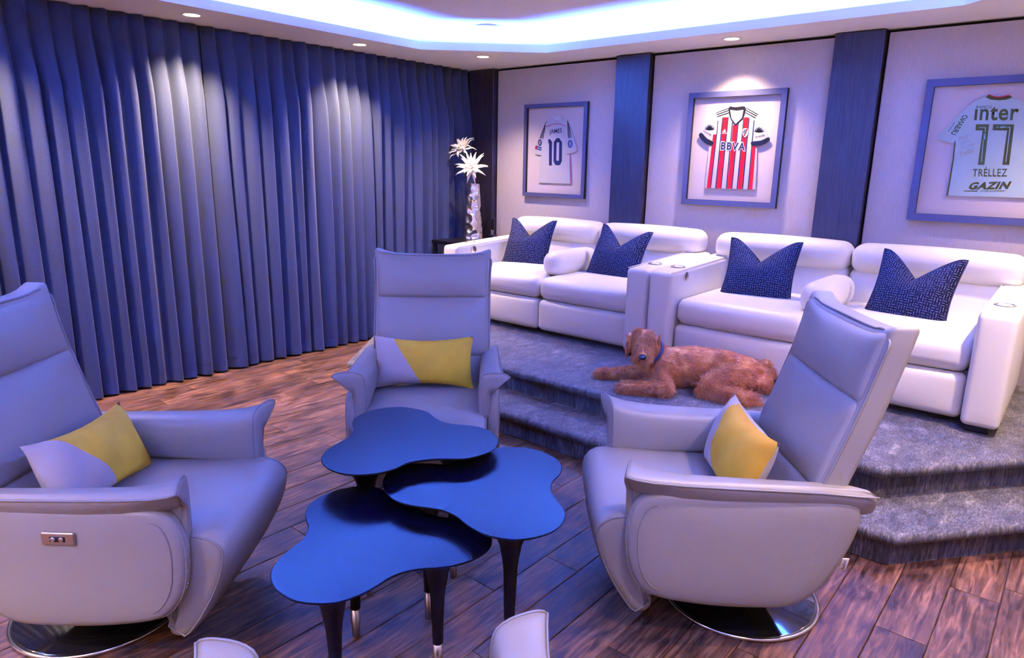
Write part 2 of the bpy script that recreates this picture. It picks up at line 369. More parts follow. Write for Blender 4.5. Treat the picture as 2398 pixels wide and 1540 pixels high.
J2 = {
  'body': [(2.6337, 2.0138),(2.674, 2.0061),(2.7418, 2.0114),(2.7657, 1.9972),(2.85, 1.9507),(2.8774, 1.8992),(2.9119, 1.8388),(2.9507, 1.7665),(2.9368, 1.7517),(2.9009, 1.7356),(2.8313, 1.7323),(2.8525, 1.731),(2.8678, 1.7006),(2.871, 1.6579),(2.8799, 1.5414),(2.8844, 1.4176),(2.6916, 1.4172),(2.486, 1.4153),(2.4873, 1.5725),(2.4937, 1.7326),(2.5177, 1.7357),(2.4754, 1.7422),(2.4417, 1.7648),(2.406, 1.8085),(2.4431, 1.8663),(2.4798, 1.922),(2.5303, 1.9702),(2.5823, 1.9931)],
  'neck': [(2.6375, 1.988),(2.6897, 1.9801),(2.7393, 1.9844),(2.7328, 1.9272),(2.689, 1.887),(2.6541, 1.9264)],
  'collar': [(2.6337, 2.0138),(2.674, 2.0061),(2.7418, 2.0114),(2.7564, 1.994),(2.7505, 1.9569),(2.7379, 1.921),(2.6867, 1.8766),(2.6491, 1.9235),(2.6322, 1.9607),(2.6218, 1.999)],
  'r2': [(2.5862, 1.9376),(2.6225, 1.9365),(2.6145, 1.4171),(2.58, 1.4159)],
  'r3': [(2.6679, 1.8801),(2.7062, 1.8792),(2.6997, 1.4174),(2.6659, 1.4163)],
  'r4': [(2.7497, 1.9328),(2.782, 1.9318),(2.7825, 1.4178),(2.7508, 1.4167)],
  'r1': [(2.5187, 1.8145),(2.5449, 1.8142),(2.5304, 1.4162),(2.5016, 1.4152)],
  'r5': [(2.8253, 1.7281),(2.8554, 1.728),(2.8617, 1.418),(2.8338, 1.417)],
  'k1': [(2.5437, 1.8267),(2.5519, 1.8266),(2.5381, 1.4164),(2.5304, 1.4162)],
  'k2': [(2.5798, 1.9347),(2.5879, 1.9345),(2.58, 1.4165),(2.5717, 1.4163)],
  'k3': [(2.6222, 1.9396),(2.6303, 1.9394),(2.6221, 1.4167),(2.6146, 1.4164)],
  'k4': [(2.6581, 1.8987),(2.6661, 1.8985),(2.6652, 1.4169),(2.6571, 1.4166)],
  'k5': [(2.7038, 1.9037),(2.7117, 1.9035),(2.7078, 1.4171),(2.7004, 1.4168)],
  'k6': [(2.7419, 1.9269),(2.7497, 1.9267),(2.75, 1.4173),(2.7414, 1.417)],
  'k7': [(2.7826, 1.9258),(2.7903, 1.9256),(2.7911, 1.4174),(2.7832, 1.4172)],
  'k8': [(2.8207, 1.9097),(2.8283, 1.9095),(2.8331, 1.4176),(2.8259, 1.4174)],
  'k9': [(2.5437, 1.914),(2.5506, 1.9138),(2.5519, 1.8266),(2.5451, 1.8267)],
  'cl': [(2.424, 1.8286),(2.4048, 1.8066),(2.4532, 1.7551),(2.5144, 1.7344),(2.5238, 1.7603),(2.4713, 1.7867)],
  'cr': [(2.8222, 1.7586),(2.83, 1.7323),(2.8961, 1.7332),(2.952, 1.7665),(2.9427, 1.7893),(2.8913, 1.7671)],
  'a1': [(2.5259, 1.9667),(2.5301, 1.9727),(2.6201, 2.0027),(2.6233, 1.9977)],
  'a2': [(2.5319, 1.9535),(2.5346, 1.9602),(2.6228, 1.9886),(2.6268, 1.9817)],
  'a3': [(2.5366, 1.9391),(2.5407, 1.9464),(2.6264, 1.9719),(2.6304, 1.9657)],
  'b1': [(2.7563, 1.9952),(2.7625, 1.9974),(2.8519, 1.9506),(2.8486, 1.9454)],
  'b2': [(2.7561, 1.9784),(2.7595, 1.9831),(2.8447, 1.9407),(2.8409, 1.9349)],
  'b3': [(2.7538, 1.9628),(2.7572, 1.9675),(2.8366, 1.9278),(2.8328, 1.9219)],
  'BBVA': [(2.5833, 1.697),(2.7827, 1.6895),(2.585, 1.7655)],
  'h1': [(2.4869, 1.8603),(2.5214, 1.8597),(2.484, 1.8918)],
  'h1t': [(2.4376, 1.8347),(2.5008, 1.7997),(2.4419, 1.8486)],
  'h2': [(2.8682, 1.8366),(2.8997, 1.836),(2.8651, 1.8666)],
  'h2t': [(2.847, 1.7844),(2.9145, 1.7969),(2.8438, 1.7966)],
  'adi': [(2.5854, 1.8186),(2.6293, 1.8179),(2.5844, 1.8286)],
  'adm': [(2.5911, 1.8297),(2.6057, 1.853),(2.6195, 1.8292)],
  'crest': [(2.7426, 1.8553),(2.7668, 1.8597),(2.7897, 1.8562),(2.7951, 1.8227),(2.7859, 1.7985),(2.7678, 1.7853),(2.7502, 1.799),(2.7432, 1.8235)],
  'sash': [(2.768, 1.8475),(2.7854, 1.8544),(2.7822, 1.8351),(2.7652, 1.7988),(2.7547, 1.7989)],
  'cball': [(2.7648, 1.8281),(2.7797, 1.8278),(2.7667, 1.8098)],
  'nt': [(2.6717, 1.929),(2.7027, 1.9281),(2.6711, 1.9351)],
}
J3 = {
  'body': [(4.2159, 2.0034),(4.1585, 1.9802),(4.1099, 1.926),(4.0572, 1.8534),(3.9942, 1.7823),(4.0083, 1.7632),(4.0847, 1.7405),(4.0963, 1.756),(4.1022, 1.6396),(4.0997, 1.4234),(4.3431, 1.4252),(4.6086, 1.4274),(4.5384, 1.6373),(4.5156, 1.7493),(4.5325, 1.7345),(4.5926, 1.7487),(4.5993, 1.766),(4.5258, 1.8367),(4.4585, 1.9082),(4.397, 1.9699),(4.3448, 2.0003),(4.2835, 1.9855)],
  'trim': [(4.094, 1.7529),(4.0996, 1.7529),(4.1061, 1.6396),(4.107, 1.4237),(4.0986, 1.4234),(4.0994, 1.6395)],
  'collar': [(4.2159, 2.0034),(4.227, 2.0166),(4.255, 2.0034),(4.2814, 1.9992),(4.3091, 2.002),(4.3334, 2.0085),(4.3464, 1.9961),(4.3193, 1.985),(4.2839, 1.9831),(4.2415, 1.9897)],
  'cred': [(4.227, 2.0166),(4.2301, 2.02),(4.257, 2.0068),(4.2808, 2.0033),(4.3059, 2.0063),(4.3304, 2.0115),(4.3335, 2.0079),(4.3092, 2.0014),(4.2815, 1.9986),(4.2551, 2.0028)],
  'BANCO': [(4.1771, 1.9419),(4.2554, 1.939),(4.1768, 1.9576)],
  'inter': [(4.1768, 1.872),(4.3933, 1.8662),(4.1722, 1.953)],
  'one': [(4.193, 1.8136),(4.1897, 1.8503),(4.2563, 1.8476),(4.2681, 1.6125),(4.235, 1.6121),(4.2288, 1.8129)],
  'seven': [(4.2787, 1.8132),(4.2765, 1.8483),(4.3791, 1.8447),(4.391, 1.6141),(4.3571, 1.6136),(4.3503, 1.8108)],
  'l1': [(4.2072, 1.8329),(4.242, 1.8309),(4.2445, 1.8035),(4.2413, 1.8036),(4.2387, 1.828),(4.2077, 1.8298)],
  'l1b': [(4.2398, 1.7578),(4.243, 1.7578),(4.2519, 1.6315),(4.2487, 1.6315)],
  'l7': [(4.2927, 1.8311),(4.3072, 1.8308),(4.3077, 1.8278),(4.2931, 1.8281)],
  'l7b': [(4.3474, 1.8299),(4.3637, 1.8296),(4.3732, 1.6297),(4.3701, 1.6296),(4.3601, 1.8267),(4.3478, 1.8269)],
  'mrv1': [(4.2507, 1.7626),(4.2476, 1.7974),(4.2412, 1.7627)],
  'mrv7': [(4.3132, 1.8252),(4.3451, 1.8246),(4.3129, 1.8343)],
  'TRELLEZ': [(4.2183, 1.5429),(4.3901, 1.5469),(4.2125, 1.5999)],
  'GAZIN': [(4.2029, 1.4627),(4.4045, 1.4735),(4.2168, 1.5088)],
  'gbar': [(4.1844, 1.4569),(4.2578, 1.4596),(4.256, 1.4532),(4.1879, 1.452)],
  'COL': [(4.2705, 1.4538),(4.3912, 1.4595),(4.2713, 1.4626)],
  'URB': [(4.0655, 1.7958),(4.1154, 1.9075),(4.0956, 1.7879)],
  'SAN': [(4.0486, 1.8124),(4.0734, 1.8642),(4.0565, 1.8085)],
  'w1': [(4.1177, 1.7496),(4.1583, 1.771),(4.1153, 1.7777)],
  'w2': [(4.129, 1.7214),(4.1783, 1.746),(4.1203, 1.7433)],
  'w3': [(4.1345, 1.7026),(4.1994, 1.7242),(4.1302, 1.7245)],
  'w4': [(4.1364, 1.6524),(4.2044, 1.6902),(4.129, 1.6838)],
  'w5': [(4.1424, 1.6304),(4.2026, 1.7026),(4.1396, 1.6304)],
}
T = {
  'high': [(2.841, -3.2721),(2.7663, -3.286),(2.7112, -3.3163),(2.6626, -3.398),(2.6705, -3.494),(2.7111, -3.554),(2.7605, -3.5888),(2.7832, -3.6038),(2.8224, -3.6546),(2.8419, -3.709),(2.8675, -3.7806),(2.9106, -3.8359),(2.9598, -3.8618),(3.0203, -3.8698),(3.0768, -3.8576),(3.1263, -3.8207),(3.1586, -3.7647),(3.1691, -3.7146),(3.1645, -3.6633),(3.1792, -3.6236),(3.2121, -3.5715),(3.2471, -3.5391),(3.2896, -3.4949),(3.3089, -3.4274),(3.3014, -3.3596),(3.2645, -3.2991),(3.2134, -3.2611),(3.1596, -3.2459),(3.1022, -3.2506),(3.0426, -3.2814),(2.9882, -3.3039),(2.9269, -3.2997)],
  'mid': [(3.2273, -3.2683),(3.2642, -3.2206),(3.3212, -3.1838),(3.3869, -3.1749),(3.4609, -3.1931),(3.5132, -3.2324),(3.544, -3.2895),(3.5548, -3.3388),(3.5776, -3.3834),(3.606, -3.4162),(3.6662, -3.457),(3.7151, -3.4916),(3.7451, -3.5394),(3.7587, -3.6033),(3.7445, -3.6664),(3.7051, -3.7242),(3.6501, -3.7552),(3.5978, -3.7642),(3.54, -3.757),(3.4856, -3.7442),(3.4228, -3.7473),(3.3712, -3.7703),(3.3302, -3.7909),(3.271, -3.8029),(3.2045, -3.7883),(3.1497, -3.7591),(3.1032, -3.7138),(3.0749, -3.6561),(3.0862, -3.5923),(3.14, -3.5377),(3.1961, -3.4957),(3.2048, -3.4275),(3.1976, -3.3395)],
  'low': [(3.015, -3.7576),(2.9916, -3.8073),(2.9803, -3.8693),(2.9977, -3.9397),(3.036, -3.9866),(3.0812, -4.0144),(3.1281, -4.0368),(3.1682, -4.078),(3.1927, -4.1354),(3.218, -4.1936),(3.2572, -4.24),(3.308, -4.2661),(3.3638, -4.274),(3.4236, -4.2663),(3.4749, -4.2344),(3.5094, -4.1917),(3.5247, -4.1392),(3.5256, -4.0806),(3.5229, -4.0358),(3.5334, -3.9882),(3.5576, -3.9497),(3.5825, -3.9217),(3.6113, -3.8804),(3.63, -3.8272),(3.6317, -3.7687),(3.6105, -3.719),(3.5716, -3.6818),(3.5222, -3.6574),(3.4694, -3.6586),(3.4264, -3.683),(3.38, -3.7142),(3.3219, -3.7258),(3.2379, -3.7201),(3.1485, -3.7152),(3.0698, -3.7223)],
}
def rel(VF, parent):
    V, F = VF; l = parent.location; return [(v[0] - l[0], v[1] - l[1], v[2] - l[2]) for v in V], F
def struct(name, V, F, m, smooth=False):
    o = mk(name, V, F, m, smooth=smooth); o['kind'] = 'structure'; return o
RX, FY, HC, HS = 5.3, -6.6, 2.60, 2.445        # right wall, front wall, upper ceiling, soffit underside
# ------------------------------------------------------------------ floor of separate planks
fl = struct('floor', *box(-.2, RX, FY, .1, -.06, -.012), mat('floor_base', (.02, .014, .012), .8))
PW = .1617; x = 3.504 - 22 * PW; k = 0
plank_mesh = {}
def plank_me(wd, ln):
    key = (round(wd, 3), round(ln, 2))
    if key not in plank_mesh:
        g, b, t = .0012, .002, .012
        V, F = plate([(g, g), (wd - g, g), (wd - g, ln - g), (g, ln - g)], [(0, -t), (0, -b), (b, 0)])
        me = bpy.data.meshes.new('plank'); me.from_pydata(V, [], F); me.update(); me.materials.append(MATS['worn_oak_plank']); plank_mesh[key] = me
    return plank_mesh[key]
while x < RX:
    wd = min(PW, RX - x); y = FY - rng.random() * 1.1
    while y < .0:
        ln = rng.choice((.90, 1.22, 1.22)); y0 = max(y, FY); y1 = min(y + ln, 0)
        # planks wholly under the platform are not laid
        if y1 - y0 > .05 and not (y0 > -1.9 and .9 < x < 4.3) and y0 < -.0:
            link('plank', plank_me(wd, y1 - y0), None, fl, (x, y0, 0))
        y += ln
    x += PW
# ------------------------------------------------------------------ walls
WALLM = mat('wall_shadow', (.010, .008, .010), .9)
wb = struct('wall_back', *box(-.3, RX + .1, .04, .16, 0, HC), WALLM)
for a, b in ((.308, 1.636), (1.966, 3.316), (3.642, 4.985)):
    mk('fabric_panel', *rbox(b - a, .05, 2.425 - .02, .006, n=2, nb=2, c=((a + b) / 2, .02, 1.2225)), 'wall_fabric', wb)
for i, (a, b) in enumerate(((-.02, .298), (1.646, 1.955), (3.327, 3.630), (4.995, RX))):
    struct('trim_%d' % (i + 1), *rbox(b - a, .105, HS - .004, .004, n=1, nb=2, c=((a + b) / 2, -.0065, HS / 2 - .002)), 'dark_pilaster_wood')
struct('wall_left', *box(-.30, -.20, FY, .16, 0, HC), mat('wall_paint', (.30, .28, .30), .9))
struct('wall_right', *box(RX, RX + .1, FY, .16, 0, HC), MATS['wall_fabric'])
struct('wall_front', *box(-.3, RX + .1, FY - .1, FY, 0, HC), MATS['wall_fabric'])
# ------------------------------------------------------------------ ceiling with lowered soffit and light cove
ce = struct('ceiling', *box(-.3, RX + .1, FY - .1, .16, HC, HC + .08), 'ceiling_paint')
OCT = [(.507, -1.164), (1.246, -.48), (4.10, -.48), (4.80, -1.13), (4.80, -5.5), (4.10, -6.15), (1.246, -6.15), (.507, -5.5)]
OUT = [(-.2, -.9), (.9, .06), (4.4, .06), (RX, -.8), (RX, -5.8), (4.4, FY), (.9, FY), (-.2, -5.8)]
def off(d): return [tuple(p) for p in inset2(OCT, -d)]
def ring3(pts, z): return [(p[0], p[1], z) for p in pts]
# outer corners of the room are filled by duplicating points at the walls
outer = [(-.2, -1.164), (-.2, .06), (RX, .06), (RX, -1.13), (RX, -5.5), (RX, FY), (-.2, FY), (-.2, -5.5)]
loops = [ring3(outer, HS), ring3(OCT, HS), ring3(OCT, HS + .06), ring3(off(.018), HS + .06), ring3(off(.018), HS + .018), ring3(outer, HS + .018)]
V, F = loft(loops, cap=False)
mk('soffit', V, F, 'ceiling_paint', ce, smooth=False)
led = mat('led_strip', (.8, .8, .9), .5, emit=(LED_COL, LED_POWER))
a, b = off(.075), off(.095)
V, F = loft([ring3(a, HS + .040), ring3(a, HS + .048), ring3(b, HS + .048), ring3(b, HS + .040)], cap=False)
mk('led_strip', V, F, led, ce, smooth=False)
# round speaker grille in the upper ceiling
sp = thing('ceiling_speaker', 'flat round white speaker grille set in the glowing upper ceiling', 'speaker', (.99, -.90, HC))
mk('grille', *lathe([(.118, -.001), (.118, -.006), (.112, -.009), (.02, -.010)], 40), mat('grille_white', (.72, .72, .75), .7), sp)
mk('rim', *tube([(.118 * math.cos(t), .118 * math.sin(t), -.004) for t in np.linspace(0, 2 * math.pi, 40, endpoint=False)], .004, 6, True), 'ceiling_paint', sp)
DL = {'left': 'glowing recessed downlight above the left half of the blue curtain', 'mid': 'glowing recessed downlight above the right half of the blue curtain',
      'corner': 'glowing recessed downlight in the soffit nearest the room corner', 'wall': 'glowing recessed downlight above the striped red shirt frame'}
lens = mat('lamp_lens', (1, .95, .85), .4, emit=((1, .86, .62), 14.0))
for x, y, n in SEEN:
    t = thing('ceiling_downlight', DL[n], 'downlight', (x, y, HS), group='recessed downlights in the soffit')
    mk('trim_ring', *lathe([(.048, .0), (.066, -.001), (.066, -.004), (.056, -.006), (.048, -.004), (.047, .0)], 28), 'ceiling_paint', t)
    mk('lens', *lathe([(.0475, -.0015), (.0475, -.004), (.02, -.0045)], 28), lens, t)
# ------------------------------------------------------------------ curtains
def curtain(name, label, y0, y1, seed):
    rg = random.Random(seed); folds = []; y = y0
    while y < y1 - .05:
        wd = rg.uniform(.085, .135); folds.append((y, wd, rg.uniform(.055, .085), rg.uniform(.25, .75), rg.uniform(-1, 1), rg.uniform(0, 6.28))); y += wd
    sc = (y1 - y0) / (y - y0)
    NC, NR = 14, 30; zt, zb = HS - .002, .016; V = []; cols = 0
    rows = [i / NR for i in range(NR + 1)]
    for fi, (fy, wd, amp, lean, sway, ph) in enumerate(folds):
        for c in range(NC + (fi == len(folds) - 1)):
            t = c / NC; cols += 1
            for v in rows:
                top = 1 - sstep(.0, .22, v)               # pinched heading
                A = amp * (1 - .45 * top) * (1 + .12 * math.sin(ph + 3.2 * v))
                cx = .5 - .5 * math.cos(2 * math.pi * t); cx = cx ** (1.0 + .8 * top)
                xx = A * cx + .006 * math.sin(2 * math.pi * t * 2 + ph) * (1 - top)
                yy = (fy + wd * (t - .07 * math.sin(2 * math.pi * t))) + lean * A * cx * (1 - .5 * top)
                yy += (.012 * sway * math.sin(2.3 * v + ph) * sstep(0, .4, v)) * math.sin(math.pi * t)
                z = zt + (zb - zt) * v + .004 * math.sin(ph * 3 + t * 5) * v
                V.append((xx - .035, y0 + (yy - y0) * sc, z))
    n = NR + 1; F = [(c * n + r, c * n + r + 1, (c + 1) * n + r + 1, (c + 1) * n + r) for c in range(cols - 1) for r in range(NR)]
    root = thing(name, label, 'curtain', (0, (y0 + y1) / 2, 0), group='floor length curtains along the left wall')
    o = mk('cloth', *rel((V, F), root), 'curtain_cloth', root)
    md = o.modifiers.new('thickness', 'SOLIDIFY'); md.thickness = .004
    # hem: the turned-up lowest band, a hair in front of the cloth
    H = []; hz = (.016, .05, .085)
    for c in range(cols):
        p, q = V[c * n + NR], V[c * n + NR - 1]
        for z in hz: s = (z - p[2]) / max(1e-6, q[2] - p[2]); H.append((p[0] + (q[0] - p[0]) * s + .003, p[1] + (q[1] - p[1]) * s - .001, z))
    mk('hem', *rel((H, [(c * 3 + r, c * 3 + r + 1, (c + 1) * 3 + r + 1, (c + 1) * 3 + r) for c in range(cols - 1) for r in range(2)]), root), 'curtain_cloth', root)
curtain('curtain', 'long blue grey curtain panel hanging left of the dark slit', FY + .3, -2.70, 3)
curtain('curtain', 'long blue grey curtain panel hanging between the dark slit and the room corner', -2.692, -.07, 5)
# ------------------------------------------------------------------ carpeted platform
Z1, Z2 = .155, .305
def stair_path(y, c, x0=.075, x1=RX - .004):
    """front edge of a tread: straight front at y, 52 degree flanks n.p = c (mirrored about x = 2.66)"""
    xc = (c + .62 * y) / .785; mid = 2.66
    pts = []
    yr = -(c - .785 * x1) / .62; xl = 2 * mid - xc
    yl = -(c - .785 * (2 * mid - x0)) / .62
    for i in range(9): t = i / 9; pts.append((x0 + (xl - x0) * t, yl + (y - yl) * t))
    for i in range(40): t = i / 40; pts.append((xl + (xc - xl) * t, y))
    for i in range(10): t = i / 9; pts.append((xc + (x1 - xc) * t, y + (yr - y) * t))
    return pts
def sweep(y, c, prof, back):
    loops = [[(px, py, z) for px, py in stair_path(y - o, c + o)] for o, z in prof]
    loops.append([(p[0], back, prof[-1][1]) for p in loops[-1]])
    return loft(loops, cap=False, closed=False)
pf = thing('carpeted_platform', 'raised two step platform covered in mottled grey velvet carpet', 'platform', (2.66, -1.2, 0))
def nose(z): return [(.0, z - .05), (.028, z - .05), (.042, z - .040), (.048, z - .024), (.042, z - .008), (.026, z - .001), (.0, z), (-.06, z), (-.15, z)]
for nm, y, c, z, back in (('step_tread', -2.205, 4.835, Z1, -.9), ('deck', -1.915, 4.56, Z2, -.064)):
    mk(nm, *rel(sweep(y, c, nose(z), back), pf), 'velvet_carpet', pf)
for y, c, z0, z1 in ((-2.205, 4.835, .0, Z1 - .045), (-1.915, 4.56, Z1 - .002, Z2 - .045)):
    P = stair_path(y, c); mk('riser', *rel(loft([[(a, b, z0) for a, b in P], [(a, b, (z0 + z1) / 2) for a, b in P], [(a, b, z1) for a, b in P]], cap=False, closed=False), pf), 'velvet_carpet', pf)
# ------------------------------------------------------------------ reclining loveseats
def sofa(x0, y0, label, W=1.905):
    """x0 = left end, y0 = back; local x right, y towards the wall negative to the front, z from the deck"""
    t = thing('reclining_loveseat', label, 'sofa', (x0, y0, Z2), group='white leather loveseats on the platform')
    AW, G = .166, .004; L = 'white_leather'; sw = (W - 2 * AW) / 2
    def ridge(x, y, z): return (x, y, z + .040 * (y + .48) / .96 * (z > 0))
    for s in (0, 1):
        cx = AW / 2 if s == 0 else W - AW / 2
        arm = mk('arm', *rbox(AW - G, .96, .565, .028, n=8, bulge=(.004, .006, .006), fn=ridge, c=(0, 0, 0)), L, t, loc=(cx, -.72, .325))
        ring = mk('cup_holder', *lathe([(.030, .0), (.046, .001), (.048, .004), (.044, .006), (.036, .004), (.034, -.02), (.005, -.022)], 28), 'chrome', arm, loc=(0, -.24, .2955))
        inner = 1 if s == 0 else -1
        if s == 0:
            bt = mk('control_button', *xform(lathe([(.033, 0), (.033, .004), (.026, .007), (.004, .007)], 24), Matrix.Rotation(R(90), 4, 'Y')), 'brushed_nickel', arm, loc=(AW / 2 - .002, -.285, .245))
        # seam welts along the top edges
        path = [(inner * (AW / 2 - .012), y, .2845 + .040 * (y + .48) / .96) for y in np.linspace(-.47, .40, 12)]
        mk('welt', *tube(path, .0028, 5), L, arm)
    for s in (0, 1):
        cx = AW + sw * (s + .5)
        mk('seat_cushion', *rbox(sw - G, .83, .165, .06, n=8, bulge=(0, .02, .022), fn=lambda x, y, z: (x, y, z - .02 * sstep(.1, -.5, -y) * 0)), L, t, loc=(cx, -.725, .362))
        mk('footrest', *rbox(sw - G, .10, .235, .04, n=8, bulge=(0, .018, 0)), L, t, loc=(cx, -1.09, .160))
        bw = (W - .10) / 2; bx = .05 + bw * (s + .5)
        mk('backrest', *rbox(bw - G, .20, .42, .06, n=8, bulge=(0, .03, .0), fn=lambda x, y, z: (x, y - .0 + .26 * z, z)), L, t, loc=(bx, -.30, .45))
        mk('headrest', *rbox(bw - G, .22, .185, .075, n=8, bulge=(0, .012, .012)), L, t, loc=(bx, -.275, .715))
    mk('base', *rbox(W - .02, .90, .22, .02, n=1, nb=2), L, t, loc=(W / 2, -.60, .17))
    con = mk('console', *rbox(.185, .56, .185, .075, n=6, bulge=(.004, .02, .006)), L, t, loc=(W / 2 - .01, -.70, .525))
    mk('bracket', *rbox(.07, .10, .05, .01, n=1), 'black_plastic', t, loc=(W / 2 - .01, -.90, .425))
    for fx in (.09, W - .09):
        for fy in (-.25, -1.10): mk('foot', *rbox(.10, .10, .048, .008, n=1, nb=2), 'black_plastic', t, loc=(fx, fy, .024))
    return t
sofa(.785, 0, 'white leather reclining loveseat nearest the curtain, behind the grey swivel chair')
sofa(2.705, -.02, 'white leather reclining loveseat on the right, behind the dog', 1.94)

# ------------------------------------------------------------------ square scatter cushions with a chopped top
def maze_pillow(loc, rz, tilt, label, w=.44, h=.46, seed=0, chop=.13, roll=0):
    n = 22; V, UV, F = [], [], []
    rg = random.Random(seed)
    for side in (1, -1):
        for j in range(n + 1):
            for i in range(n + 1):
                u, v = 2 * i / n - 1, 2 * j / n - 1
                e = max(abs(u), abs(v)); d = max(0, 1 - u * u) ** .55 * max(0, 1 - v * v) ** .55
                pinch = 1 - .07 * (1 - v * v) * abs(u) ** 6
                x = u * w / 2 * pinch; z = v * h / 2 * (1 - .05 * (1 - u * u) * abs(v) ** 6)
                up = sstep(-.15, 1, v)
                z -= chop * 1.15 * up * max(0, 1 - (abs(u) / .86)) ** 1.3             # V notch
                x *= 1 + .05 * max(0, -v) ** 1.5 + .015 * up
                y = side * .098 * d * (1 - .35 * up)
                if side < 0: y -= .0
                y += .02 * up * (1 - abs(u)) * side * .8
                V.append((x, -y, z)); UV.append((.5 + .5 * u + .03 * rg.random() * 0, .5 + .5 * v))
    m = (n + 1) ** 2
    for s in (0, 1):
        for j in range(n):
            for i in range(n):
                a = s * m + j * (n + 1) + i; q = (a, a + 1, a + n + 2, a + n + 1); F.append(q if s == 0 else q[::-1])
    o = mk('scatter_cushion', V, F, 'navy_maze_velvet', uv=UV)
    bm = bmesh.new(); bm.from_mesh(o.data); bmesh.ops.remove_doubles(bm, verts=bm.verts, dist=1e-4); bm.to_mesh(o.data); bm.free()
    o.data.polygons.foreach_set('use_smooth', [True] * len(o.data.polygons))
    o.location = loc; o.rotation_euler = (R(tilt), R(roll), R(rz))
    rim = [V[k] for k in [i for i in range(n + 1)] + [j * (n + 1) + n for j in range(1, n + 1)] + [n * (n + 1) + i for i in range(n - 1, -1, -1)] + [j * (n + 1) for j in range(n - 1, 0, -1)]]
    mk('welt', *tube(rim, .004, 5, True), mat('navy_welt', (.012, .016, .06), .7), o)
    tag(o, label, 'cushion', 'navy cushions on the white loveseats')
maze_pillow((1.215, -.61, .915), 8, -24, 'navy cushion with pale maze dashes nearest the curtain', .43, .44, 1)
maze_pillow((2.115, -.645, .905), -4, -24, 'navy cushion with pale maze dashes left of the two joined arms', .45, .45, 2, roll=4)
maze_pillow((3.215, -.675, .90), 6, -24, 'navy cushion with pale maze dashes behind the lying dog', .45, .46, 3, roll=0)
maze_pillow((4.10, -.665, .895), -7, -22, 'navy cushion with pale maze dashes on the rightmost seat', .43, .45, 4, roll=3)

